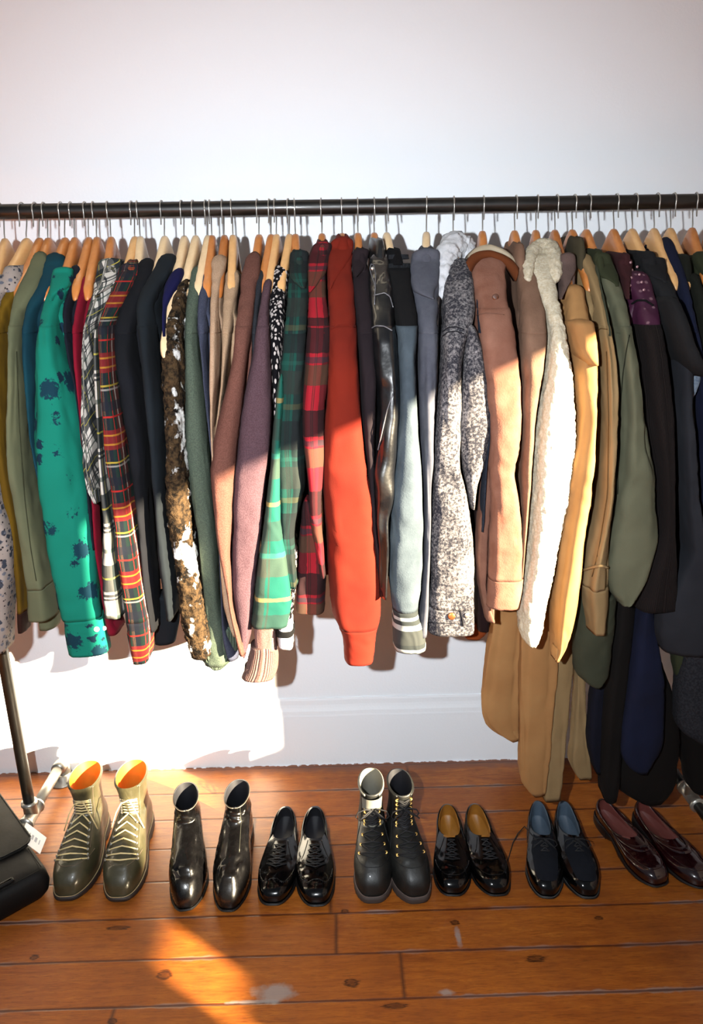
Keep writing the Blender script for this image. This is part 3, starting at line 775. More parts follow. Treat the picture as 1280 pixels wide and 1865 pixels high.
garment('camel_sweater', 'camel wool sweater left of the fawn sweater', 'sweater', 405,
    '464,388,415;480,388,413;500,387,408;550,385,403;600,384,403;650,384,404;700,383,402;780,383,396;850,386,400;950,396,408;1005,400,416;1050,404,424;1100,408,432;1146,424,438', m_camel, wood=3,
    sl=dict(fold=.06, dy=.012))
garment('fawn_sweater', 'fawn wool sweater right of the camel one', 'sweater', 421,
    '490,412,438;510,409,438;550,407,432;600,404,428;650,404,422;700,402,416;750,396,408;800,390,398', m_camel2, wood=1, sl=dict(fold=.06, dy=.03))
garment('brown_sweater', 'heathered brown wool sweater swinging left over the camel sweater', 'sweater', 469,
    '458,452,476;480,446,475;500,441,473;550,435,467;600,430,461;650,425,456;700,414,450;750,402,443;800,390,435;850,383,431;900,387,429;950,392,428;1000,400,424;1050,410,428;1100,417,430;1180,436,452', m_brownw, wood=0,
    sl=dict(fold=.05, crease=.2, dy=-.012), extras=[('front_panel', '600,450,464;700,444,462;800,434,452', m_brownw, dict(dy=.03, hd=.03))])
garment('charcoal_sweater', 'dark charcoal sweater almost hidden between the brown and mauve sweaters', 'sweater', 491,
    '492,467,484;520,464,481;560,462,476;600,459,474;650,460,470;700,458,466', m_charc, wood=0, sl=dict(dy=.02))
garment('mauve_sweater', 'large mauve brown sweater with a sunlit pinkish ribbed cuff hanging lowest', 'sweater', 501,
    '508,482,498;530,478,495;550,474,493;600,467,493;650,461,494;700,451,495;750,441,496;800,435,494;850,430,488;900,427,482;950,426,478;1000,424,474;1050,424,469;1100,430,464;1150,438,459;1186,442,452', m_mauve, wood=1,
    sl=dict(fold=.05, crease=.15), extras=[('sleeve', '1120,464,504;1135,463,504;1160,464,504;1178,464,504', m_mauve_sunlit, dict(dy=.03, hd=.03, nv=14, bottom=False)),
        ('cuff', '1172,456,506;1180,456,507;1195,452,507;1210,449,506;1222,444,505;1230,440,500', m_mauverib_sunlit, dict(dy=.028, hd=.032, nv=20, nu=110, fold=.03, crease=0))])
garment('knitted_jacket', 'black and white speckled knit jacket with a white striped cuff', 'jacket', 525,
    '482,498,528;500,495,526;530,492,523;560,490,520;600,491,519;650,492,516;700,496,513;750,499,509;800,500,506;900,515,525;1000,532,546;1060,528,540;1120,508,534', m_knit, wood=1,
    sl=dict(dy=.03, fuzz=.002, fscale=120), extras=[('cuff', '1118,506,534;1138,505,535;1145,505,535;1172,506,536', m_sherpaw, dict(dy=.02, hd=.035, nv=16, fold=.05)),
        ('cuff_stripe', '1139,503,537;1144,503,537;1150,503,537', m_blackw, dict(dy=.02, hd=.037, nv=6, fold=.05, bottom=False))])
garment('green_flannel_shirt', 'dark green plaid flannel shirt with a wide unbuttoned cuff', 'shirt', 536,
    '448,528,562;470,527,562;500,526,562;550,524,562;600,519,561;650,514,560;700,508,558;750,503,556;800,500,555;850,505,556;880,508,557;920,512,548;960,514,538;1005,518,540;1060,530,542', m_gplaid, wood=0,
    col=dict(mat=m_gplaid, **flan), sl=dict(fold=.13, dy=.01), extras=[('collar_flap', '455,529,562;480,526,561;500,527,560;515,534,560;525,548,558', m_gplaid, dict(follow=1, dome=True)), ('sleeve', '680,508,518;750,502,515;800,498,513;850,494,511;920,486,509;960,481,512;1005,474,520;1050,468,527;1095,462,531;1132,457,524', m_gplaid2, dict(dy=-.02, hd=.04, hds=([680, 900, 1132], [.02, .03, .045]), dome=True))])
garment('red_flannel_shirt', 'red plaid flannel shirt with black and olive blocks', 'shirt', 585,
    '432,572,606;450,564,603;470,562,600;500,560,594;550,561,595;600,562,602;650,558,600;700,555,596;750,551,591;800,553,591;850,560,590;900,563,585;950,566,586;1000,575,592;1040,582,594', m_rplaid, wood=0,
    col=dict(mat=m_rplaid, **flan), sl=dict(fold=.14), extras=[('collar_flap', '440,572,606;470,561,600;500,560,594;520,561,580;532,562,568', m_rplaid, dict(follow=1, dome=True)), ('front_panel', '905,550,565;950,547,580;1000,543,590;1050,541,594;1108,540,592', m_rplaid, dict(dy=.045, hd=.04, fold=.14, dome=True))])
garment('rust_overshirt', 'rust orange brushed overshirt with a big collar and long cuff', 'shirt', 622,
    '424,604,646;440,600,646;470,598,645;500,598,642;540,600,645;580,602,648;600,600,650;650,598,653;700,595,656;750,592,660;800,588,664;850,586,670;900,588,677;950,592,682;1000,595,687;1050,598,692;1100,603,693;1128,608,691;1142,622,684;1160,625,682;1197,626,680', m_rust, wood=0,
    col=dict(mat=m_rust, h=.04, flare=.15, point=.06), cuff=(1136, m_rust, dict(hd=.035)), sl=dict(fold=.07), extras=[('collar_flap', '432,604,646;450,598,645;470,597,640;490,597,628;510,598,614;526,599,604', m_rust, dict(follow=1, dome=True))])
garment('plum_jacket', 'plum black wool jacket between the rust overshirt and the leather jacket', 'jacket', 651,
    '446,645,674;480,642,670;520,642,672;560,646,677;600,648,680;650,652,683;700,656,686;750,659,684;800,663,682;850,668,682;950,676,684;1000,682,690;1060,686,694', m_plum, wood=0,
    col=dict(mat=m_plum, **flan), sl=dict(dy=.015), extras=[('collar_flap', '452,644,674;475,641,670;492,642,662;505,644,650', m_plum, dict(follow=1, dome=True))])
lj = garment('leather_jacket', 'worn black leather jacket with a zip on the shoulder', 'jacket', 681,
    '430,677,708;450,676,709;470,673,711;500,671,713;550,672,716;600,675,721;650,679,724;700,685,727;750,686,729;800,681,724;850,677,721;900,677,717;935,680,707;1000,685,708;1075,688,704', m_leather, wood=0,
    col=dict(mat=m_leather, **flan), sl=dict(fold=.2, kfold=6, crease=1.4))
vs = garment('varsity_jacket', 'varsity jacket with black body, steel blue sleeve and striped rib cuff', 'jacket', 704,
    '448,706,742;470,706,744;500,707,748;540,712,752;580,720,758;600,724,759;650,724,756;700,725,757;750,727,758;800,723,762;850,719,767;900,712,769;950,708,770;1000,706,769;1050,706,767;1098,712,760;1110,714,758;1140,714,772;1176,717,774', m_steel, wood=2,
    bodymat=m_blackw, col=dict(mat=m_blackrib, h=.03, flare=.05, point=0), cuff=(1102, m_cufflight, dict(hd=.036, rib=1)), extras=[('collar_stripe', '464,707,743;468,707,743;472,707,744', m_stripe, dict(follow=1)), ('collar_stripe', '480,707,746;484,707,746;488,707,747', m_stripe, dict(follow=1))], sl=dict(fold=.06))
gj = garment('grey_jacket', 'washed grey cotton jacket with a soft turned collar', 'jacket', 777,
    '446,754,800;470,750,800;500,747,800;540,752,797;580,757,796;600,760,796;650,760,796;700,761,794;750,762,791;800,763,790;850,765,788;900,768,784;1000,767,783;1100,763,780;1146,758,777', m_greyj, wood=2,
    col=dict(mat=m_greyj, h=.05, flare=.12, point=.05, wide=1.05), sl=dict(fold=.12, dy=.012),
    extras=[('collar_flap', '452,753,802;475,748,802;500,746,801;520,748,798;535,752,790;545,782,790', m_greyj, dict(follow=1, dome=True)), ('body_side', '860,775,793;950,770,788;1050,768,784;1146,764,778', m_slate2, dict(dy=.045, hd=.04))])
dj = garment('denim_jacket', 'acid washed grey denim jacket with a white fleece collar', 'jacket', 826,
    '470,820,856;490,812,858;520,806,862;560,805,866;600,803,856;650,802,842;700,799,838;750,796,838;800,791,838;850,789,837;900,786,850;950,783,856;1000,780,860;1050,778,862;1096,777,863;1112,777,863;1144,778,862', m_acid, wood=0, top=470,
    cuff=(1098, m_acid, dict(hd=.045)), sl=dict(fold=.13, crease=1.1), extras=[('sleeve', '590,840,868;620,842,876;660,840,882;700,838,888;760,837,893;800,836,890;840,838,884;880,845,870;920,850,864', m_acid, dict(dy=.008, hd=.04, fold=.12, dome=True))])
garment('navy_denim_jacket', 'dark navy denim jacket peeking out behind the acid washed denim jacket', 'jacket', 826,
    '468,858,864;520,862,868;600,868,874;700,884,892;800,884,892;850,872,886;900,868,884;960,866,880', m_navyd, wood=0, sl=dict(dy=.03), make_hanger=False,
    extras=[('front_panel', '880,864,890;960,862,886;1040,862,884;1120,864,892;1142,866,890', m_maroonk, dict(dy=.06, hd=.03)), ('lining_hem', '1130,830,892;1148,834,890;1160,846,876', m_orange, dict(dy=.075, hd=.02, nv=12))])
rs = garment('suede_jacket', 'russet suede jacket with a cream and chestnut collar and snap', 'jacket', 880,
    '462,855,922;480,856,922;500,858,918;540,861,922;560,862,924;600,864,935;650,870,942;700,876,945;750,882,945;800,886,942;850,884,934;900,888,940;950,888,946;1000,886,950;1044,884,952;1060,884,950;1096,882,942', m_bsuede, wood=0, top=462, split=560, thick=.014,
    cuff=(1046, m_bsuede, dict(hd=.045)), sl=dict(fold=.08, crease=.4), extras=[('sleeve', '840,872,892;900,871,893;1000,863,887;1060,867,884;1100,874,892;1124,880,902', m_bsuede_shaded, dict(dy=.02, hd=.035, dome=True))])
garment('mushroom_suede_jacket', 'mushroom brown suede jacket tucked left of the cream fleece cardigan', 'jacket', 939,
    '440,932,962;470,936,968;500,938,978;530,940,984;560,942,991;600,944,994;650,945,990;700,945,982;750,943,973;800,942,970;850,940,968;900,940,964;950,946,960;1050,944,952', m_msuede, wood=0,
    col=dict(mat=m_msuede, **flan), sl=dict(fold=.07, crease=.5, dy=.01))
cc = garment('fleece_cardigan', 'thick cream fleece cardigan with a bulky rolled collar', 'cardigan', 978,
    '462,960,1016;480,962,1010;500,966,1008;530,974,1012;560,982,1017;600,991,1026;650,989,1035;700,985,1038;750,977,1041;800,970,1043;850,967,1039;900,963,1033;950,960,1023;1000,955,1011;1050,948,1004;1100,943,993;1140,942,988;1155,944,985;1165,951,977', m_cream, wood=0, top=462,
    sl=dict(fuzz=.0035, fscale=110, nv=150, nu=70, fold=.08, crease=.3))
garment('tan_trench_coat', 'golden tan trench coat with a mauve grey collar and long front panels', 'coat', 1013,
    '488,1022,1052;520,1022,1058;540,1024,1064;570,1024,1070;600,1025,1076;650,1036,1087;700,1040,1087;750,1042,1085;800,1038,1083;850,1030,1081;900,1022,1077;950,1015,1067;1000,1010,1060;1050,1005,1055;1100,1000,1046;1150,1000,1036;1198,1002,1018', m_tan, wood=3,
    hem=.82, col=dict(mat=m_mauvecol, h=.05, flare=.1, point=.05), sl=dict(fold=.16, kfold=5),
    extras=[('collar_flap', '460,1019,1047;490,1017,1049;510,1017,1040;530,1017,1030;545,1018,1023', m_mauvecol, dict(follow=1, dome=True)), ('storm_flap', '580,1024,1078;620,1030,1084;645,1036,1086;662,1050,1087', m_tan, dict(dy=-.014, hd=.06, nv=24, dome=True, fold=.05)),
        ('front_panel', '1050,905,960;1120,897,955;1200,885,950;1270,877,947;1310,878,946;1325,890,946;1342,925,946', m_tan, dict(dy=.13, hd=.025, blunt=.5, nv=50, fold=.22, kfold=5)),
        ('front_panel', '1060,945,1020;1150,945,1018;1250,944,1010;1350,943,1004;1400,944,1000;1425,947,998;1434,952,996;1441,966,992', m_tan, dict(dy=.10, hd=.025, blunt=.5, nv=50, fold=.2, kfold=5))])
garment('khaki_trench_coat', 'khaki trench coat with an olive brown collar and belted sleeve', 'coat', 1045,
    '432,1045,1072;450,1046,1074;470,1052,1077;500,1060,1087;550,1070,1099;600,1079,1109;650,1085,1117;700,1087,1121;750,1088,1123;800,1087,1123;850,1084,1121;900,1080,1118;950,1073,1113;1000,1061,1109;1040,1056,1108;1060,1054,1108;1100,1058,1106;1142,1062,1103', m_khaki, wood=0,
    hem=.82, col=dict(mat=m_oliveb, h=.05, flare=.08, point=.03), cuff=(1062, m_khaki, dict(hd=.05)), sl=dict(fold=.2, kfold=6),
    extras=[('front_panel', '1120,1004,1046;1200,1000,1044;1300,998,1034;1400,990,1024;1452,989,1020', m_khaki, dict(dy=.11, hd=.022, blunt=.5, nv=40, fold=.15)),
        ('front_panel', '1180,1044,1066;1260,1044,1066;1340,1040,1070;1390,1034,1074;1412,1050,1074', m_khaki, dict(dy=.13, hd=.022, blunt=.5, nv=40, fold=.15))])
garment('cargo_jacket', 'grey olive cotton jacket showing only a rounded hem flap under the khaki coat', 'jacket', 1045,
    '470,1078,1084;600,1106,1112;800,1110,1118;1000,1100,1112;1100,1090,1112', m_cargo, wood=0, sleeves=False, make_hanger=False, hem=.9,
    extras=[('hem_flap', '1080,1046,1122;1150,1045,1118;1190,1042,1113;1220,1043,1110;1236,1052,1104;1243,1070,1090', m_cargo, dict(dy=.03, hd=.035, nv=30, fold=.05))])
oj = garment('canvas_jacket', 'olive green canvas field jacket with a full gathered sleeve', 'jacket', 1071,
    '454,1080,1108;475,1081,1114;500,1085,1121;550,1098,1137;600,1108,1149;650,1113,1159;700,1119,1166;750,1122,1173;800,1122,1181;850,1121,1188;900,1117,1194;950,1111,1200;980,1105,1201;1010,1101,1190;1050,1099,1172;1075,1102,1158;1094,1118,1144', m_olive, wood=0,
    col=dict(mat=m_olivecol, **flan), sl=dict(fold=.15, kfold=6, crease=1.2), thick=.013, extras=[('collar_flap', '460,1080,1110;480,1080,1116;500,1084,1124;512,1096,1126;522,1112,1126', m_olivecol, dict(follow=1, dome=True))])
mg = garment('corduroy_jacket', 'dark brown corduroy jacket with a purple studded shoulder', 'jacket', 1121,
    '463,1122,1156;490,1126,1172;520,1134,1184;550,1144,1192;600,1150,1201;650,1158,1211;700,1163,1217;750,1170,1221;800,1176,1224;850,1184,1226;900,1190,1227;950,1186,1228;1000,1176,1229;1050,1160,1229;1102,1150,1228', m_dcord, wood=0,
    col=dict(mat=m_maroon, h=.045, flare=.1, point=.05), bodymat=m_purple, sl=dict(fold=.1, blunt=.7), split=590, extras=[('collar_flap', '470,1122,1152;495,1124,1150;520,1130,1146;545,1140,1146', m_maroon, dict(follow=1, dome=True))])
bc = garment('charcoal_coat', 'charcoal cotton coat with a short shoulder cape at the right', 'coat', 1155,
    '460,1166,1208;480,1168,1210;500,1173,1213;550,1190,1233;600,1205,1253;650,1215,1262;700,1220,1262;750,1222,1262;800,1226,1266;850,1228,1269;900,1231,1271;950,1235,1278;1000,1237,1285;1050,1215,1287;1100,1196,1288;1150,1190,1288;1181,1200,1290', m_grey3, wood=1,
    hem=.75, bodymat=m_charc2, col=dict(mat=m_charc2, h=.03, flare=.1, point=.05), sl=dict(fold=.12),
    extras=[('collar_flap', '468,1165,1210;490,1168,1214;505,1176,1214;515,1196,1214', m_charc2, dict(follow=1, dome=True)), ('shoulder_cape', '540,1185,1232;600,1196,1254;640,1208,1268;668,1222,1282;682,1245,1284', m_charc2, dict(dy=-.016, hd=.062, nv=30, dome=True, fold=.08)),
        ('front_panel', '1080,1150,1172;1200,1120,1200;1300,1112,1235;1400,1100,1232;1440,1120,1226;1450,1150,1205', m_dkbrown, dict(dy=.085, hd=.04, nv=40, fold=.1))])
garment('navy_coat', 'navy blue gabardine coat with its skirt hanging below the corduroy jacket', 'coat', 1195,
    '432,1200,1222;450,1204,1228;500,1216,1246;550,1230,1260;600,1244,1271;650,1258,1282;700,1266,1290;800,1268,1298;900,1272,1300;1000,1284,1310;1100,1290,1315', m_navy2, wood=1,
    hem=.8, sl=dict(fold=.1, dy=.01), extras=[('front_panel', '1060,1158,1182;1150,1148,1196;1250,1138,1208;1350,1122,1206;1385,1126,1190;1396,1145,1180', m_navy2, dict(dy=.045, hd=.04, nv=40, fold=.1))])
garment('black_coat', 'long black coat hanging just right of the khaki coat skirt', 'coat', 1225,
    '468,1232,1262;500,1242,1272;550,1255,1284;600,1268,1296;700,1285,1310;800,1290,1320;1000,1300,1330', m_dkgreen, wood=1, hem=.8,
    col=dict(mat=m_dkgreen, **flan), sl=dict(fold=.1), extras=[('front_panel', '1060,1112,1160;1200,1098,1146;1300,1092,1136;1400,1086,1130;1444,1088,1124', m_dkbrown, dict(dy=.07, hd=.045, nv=40, fold=.12)),
        ('front_panel', '1080,1112,1140;1160,1106,1126;1250,1072,1118;1350,1066,1100;1400,1076,1096', m_navy3, dict(dy=.095, hd=.03, nv=40, fold=.12))])
garment('green_parka', 'dark green parka at the far right with its hem near the edge', 'jacket', 1265,
    '458,1258,1290;500,1270,1305;550,1282,1318;600,1290,1325;800,1300,1340;1000,1310,1345', m_olivecol, wood=0, hem=.75,
    extras=[('hem_flap', '1140,1222,1264;1200,1222,1260;1240,1228,1256;1252,1238,1250', m_olivecol, dict(dy=.05, hd=.025, nv=24)),
            ('shoulder_patch', '668,1246,1278;690,1248,1276;715,1252,1266;732,1254,1258', m_ltdenim, dict(dy=-.01, hd=.02, nv=20))])
garment('wool_coat', 'grey flecked wool coat skirt at the right edge above the dark boots of the rack', 'coat', 1300,
    '480,1300,1330;600,1320,1350;900,1340,1370;1100,1340,1370', m_gwool, wood=0, hem=.6, sleeves=False,
    extras=[('front_panel', '1150,1240,1330;1250,1226,1340;1320,1222,1345;1345,1262,1345;1358,1290,1345', m_gwool, dict(dy=.04, hd=.05, nv=36, fold=.05)),
            ('back_panel', '1200,1236,1340;1300,1232,1345;1400,1240,1345;1428,1244,1310', m_dkbrown, dict(dy=.1, hd=.05, nv=36, fold=.08))])

hanger(0, 'wooden hanger at the far left end of the rail, left of the grey print shirt', 1, .1)
# ---------------------------------------------------------------- details on the clothes
def front(P, px, py, off=.0012):
    """point on the camera side of a tube P under pixel (px, py)"""
    best = None
    Q = P.reshape(-1, 3); d = Q-CAM; z = d@_f
    X_ = IW/2+F*(d@CR)/z; Y_ = IH/2-F*(d@CU)/z
    dd = (X_-px)**2+(Y_-py)**2; idx = np.argsort(dd)[:6]
    k = idx[np.argmin(z[idx])]; v = Q[k]-CAM
    Yq = Q[k][1]-off
    return at(px, py, Yq)
def fpath(name, P, pts, r, mat, root, off=.001, n=6):
    return MB().tube([tuple(front(P, x, y, off)) for x, y in pts], r, n).build(name, mat, root)
def lerp_pts(pts, n=14):
    A = np.array(pts, float); t = np.linspace(0, len(A)-1, n)
    return [(np.interp(q, range(len(A)), A[:, 0]), np.interp(q, range(len(A)), A[:, 1])) for q in t]
# varsity cuff: three dark bands, the last one wide
# grey stripes on the varsity collar
# pearl snap on the teal cuff
P = VARS['printed_shirt']['cuff'][1]; R = VARS['printed_shirt']['cuff'][0]
disc('pearl_snap', front(P, 176, 1146), .0062, BTN, R, (0.1, -1, .1)); disc('pearl_snap', front(P, 190, 1144), .005, BTN, R, (.5, -1, .1))
# denim cuff
D = VARS['denim_jacket']; P = D['cuff'][1]; R = D['cuff'][0]
disc('copper_button', front(P, 822, 1122), .0085, COPPER, R, (0, -1, .2), .003); disc('silver_snap', front(P, 850, 1120), .0062, SILV, R, (.3, -1, .2), .003)
fpath('cuff_slit', P, [(835, 1100), (838, 1112), (842, 1128), (843, 1140)], .0022, m_acidsm, R)
for yy in (1104, 1134): fpath('stitching', P, lerp_pts([(779, yy), (800, yy+1), (832, yy+2)], 8), .0009, m_acidsm, R, .0012)
P = D['sleeve'][1]; R = D['sleeve'][0]
fpath('stitching', P, lerp_pts([(818, 640), (820, 760), (822, 900), (828, 1000), (836, 1096)], 30), .0011, m_acidsm, R)
P = D['shoulder'][1]; R = D['root']
for dy_ in (0, 8): fpath('shoulder_seam', P, lerp_pts([(806, 604+dy_), (815, 597+dy_), (830, 595+dy_), (845, 600+dy_)], 10), .0012, m_acidsm, R)
# white fleece collar of the denim jacket
def puff(name, pts, rads, mat, root, fuzz=.004, seed=0, sc=70, n=36, sub=8, flat=1.0):
    """a thick roll of fleece following points"""
    A = np.array(pts, float); t = np.linspace(0, len(A)-1, (len(A)-1)*sub+1)
    C = np.stack([smooth1(np.interp(t, range(len(A)), A[:, k]), 6) for k in range(3)], -1); Rr = smooth1(np.interp(t, range(len(A)), rads), 6)
    rows = []; up = None
    for i, c in enumerate(C):
        d = Vector(C[min(i+1, len(C)-1)]-C[max(i-1, 0)]).normalized()
        if up is None: up = d.orthogonal().normalized()
        up = (up-d*up.dot(d)).normalized(); q = d.cross(up); rr = Rr[i]
        e = min(i, len(C)-1-i)/4.; rr *= min(1, .35+.65*math.sin(min(e, 1)*PI/2))
        ring = []
        for k in range(n):
            a = 2*PI*k/n; v = up*math.cos(a)+q*math.sin(a); p = Vector(c)+v*rr
            w_ = noise.noise(p*sc+Vector((seed, 0, 0)))+.6*noise.noise(p*sc*2.2)
            ring.append(list(p+v*fuzz*w_))
        rows.append(ring)
    return MB().grid(np.array(rows), cap0=True, cap1=True).build(name, mat, root)
puff('fleece_collar', [at(806, 545, -.44), at(806, 500, -.40), at(812, 468, -.36), at(828, 447, -.31), at(845, 455, -.30), at(858, 470, -.34)],
     [.010, .017, .026, .032, .028, .012], m_sherpaw, R, .006, sc=80, n=44, sub=12)
# suede jacket: cream and chestnut collar, snap, shoulder seam
S_ = VARS['suede_jacket']; R = S_['root']
def band(name, px_pts, Y0, th, depth, mat, root, curve=.04):
    """a stiff arched collar band: rows of (outer, inner) pixel pairs with thickness in depth"""
    rows = []
    for (xo, yo, xi, yi, Y) in px_pts:
        a = at(xo, yo, Y); b = at(xi, yi, Y-.004)
        a2 = a+np.array([0, depth, 0]); b2 = b+np.array([0, depth, 0])
        mid = (a+b)/2+np.array([0, -th, 0])
        rows.append([a, mid, b, b2, (a2+b2)/2, a2])
    A = np.array(rows); t = np.linspace(0, len(A)-1, 40)
    B = np.stack([np.stack([smooth1(np.interp(t, range(len(A)), A[:, j, k]), 3) for k in range(3)], -1) for j in range(6)], 1)
    return MB().grid(B, cap0=True, cap1=True).build(name, mat, root)
band('collar_lining', [(850, 480, 862, 488, -.40), (856, 462, 866, 474, -.385), (872, 448, 878, 460, -.37), (892, 444, 894, 456, -.36), (914, 452, 912, 463, -.365), (930, 462, 926, 474, -.375), (942, 478, 936, 486, -.39)], 0, .004, .05, m_creaml, R)
band('collar', [(850, 478, 857, 500, -.412), (858, 464, 866, 482, -.40), (872, 457, 878, 471, -.39), (892, 455, 894, 468, -.385), (914, 462, 910, 474, -.39), (932, 472, 924, 486, -.40), (945, 488, 940, 512, -.415)], 0, .005, .03, m_brownband, R)
P = S_['shoulder'][1]
disc('snap_button', front(P, 902, 541), .0068, simple('brown_snap', '4a2c20', .5), R, (0, -1, .15))
MB().tube([tuple(front(P, 902+4.2*math.cos(a), 541+4.2*math.sin(a), .003)) for a in np.linspace(0, 2*PI, 16)], .0008, 5).build('snap_rim', COPPER, R)
fpath('shoulder_seam', P, lerp_pts([(868, 574), (885, 570), (905, 571), (918, 573)], 10), .0010, m_bsuede_shaded, R)
# cream fleece cardigan: rolled collar
R = VARS['fleece_cardigan']['root']
puff('rolled_collar', [at(962, 512, -.44), at(962, 482, -.40), at(968, 462, -.36), at(985, 450, -.33), at(1003, 455, -.345), at(1010, 475, -.39), at(1012, 500, -.425), at(1010, 515, -.44)],
     [.008, .013, .017, .021, .020, .018, .014, .008], m_cream, R, .0035, sc=110, n=40, sub=10)
# leather jacket zip loop and seams
L_ = VARS['leather_jacket']; R = L_['root']; P = L_['shoulder'][1]
GR = simple('grey_piping', '5a5a5e', .4, .2)
fpath('zip_loop', P, lerp_pts([(682, 555), (683, 520), (676, 500), (673, 490), (676, 480), (681, 484), (684, 500), (683, 530)], 24), .0012, GR, R, .0015)
disc('zip_pull', front(P, 678, 489), .004, SILV, R)
fpath('shoulder_seam', P, lerp_pts([(680, 538), (700, 533), (710, 540), (716, 560)], 14), .0013, GR, R, .0012)
P = L_['sleeve'][1]
fpath('sleeve_seam', P, lerp_pts([(716, 715), (704, 750), (695, 790), (688, 820)], 14), .0014, GR, R, .0015)
fpath('shoulder_seam', P, lerp_pts([(676, 598), (684, 593), (700, 594), (714, 602)], 12), .0013, GR, R, .0012)
# rust shirt seams
Rr_ = VARS['rust_overshirt']; fpath('shoulder_seam', Rr_['shoulder'][1], lerp_pts([(603, 600), (615, 591), (632, 590), (646, 597)], 12), .0010, m_rust, Rr_['root'])
# studs round the purple yoke
Pp = VARS['corduroy_jacket']
STUD = simple('dull_stud', '9a7a80', .4, .5)
for (x, y) in ((1148, 470), (1150, 484), (1149, 498), (1147, 512), (1145, 528), (1160, 478), (1164, 492), (1168, 506), (1172, 520)):
    disc('stud', front(Pp['shoulder'][1], x, y+8), .0028, STUD, Pp['shoulder'][0])
fpath('yoke_piping', Pp['shoulder'][1], lerp_pts([(1147, 556), (1160, 547), (1175, 547), (1189, 556)], 14), .0022, m_blackw, Pp['root'], .001)
# olive jacket stitching down the sleeve
O_ = VARS['canvas_jacket']; OST = cloth('olive_thread', '34382a')
fpath('sleeve_seam', O_['sleeve'][1], lerp_pts([(1146, 610), (1140, 640), (1134, 680), (1130, 730), (1126, 800), (1124, 900)], 26), .0010, OST, O_['root'])
# storm flap edge, khaki seams
T_ = VARS['tan_trench_coat']; K_ = VARS['khaki_trench_coat']; KS = cloth('khaki_thread', '7a5e38')
fpath('sleeve_seam', K_['sleeve'][1], lerp_pts([(1104, 640), (1108, 760), (1106, 900), (1090, 1000), (1078, 1050)], 26), .0010, KS, K_['root'])
fpath('shoulder_seam', K_['shoulder'][1], lerp_pts([(1084, 604), (1094, 598), (1106, 600)], 10), .0012, KS, K_['root'])
fpath('belt_strap', K_['sleeve'][1], lerp_pts([(1056, 1040), (1075, 1034), (1095, 1030), (1107, 1034)], 12), .0035, m_khaki, K_['root'], .003)
# camel jackets: faint centre folds and the print shirt placket
Sg = VARS['sage_shirt']; fpath('sleeve_seam', Sg['sleeve'][1], lerp_pts([(30, 640), (34, 760), (44, 900), (56, 1000), (66, 1058)], 20), .0009, cloth('sage_thread', '4a4e38'), Sg['root'])
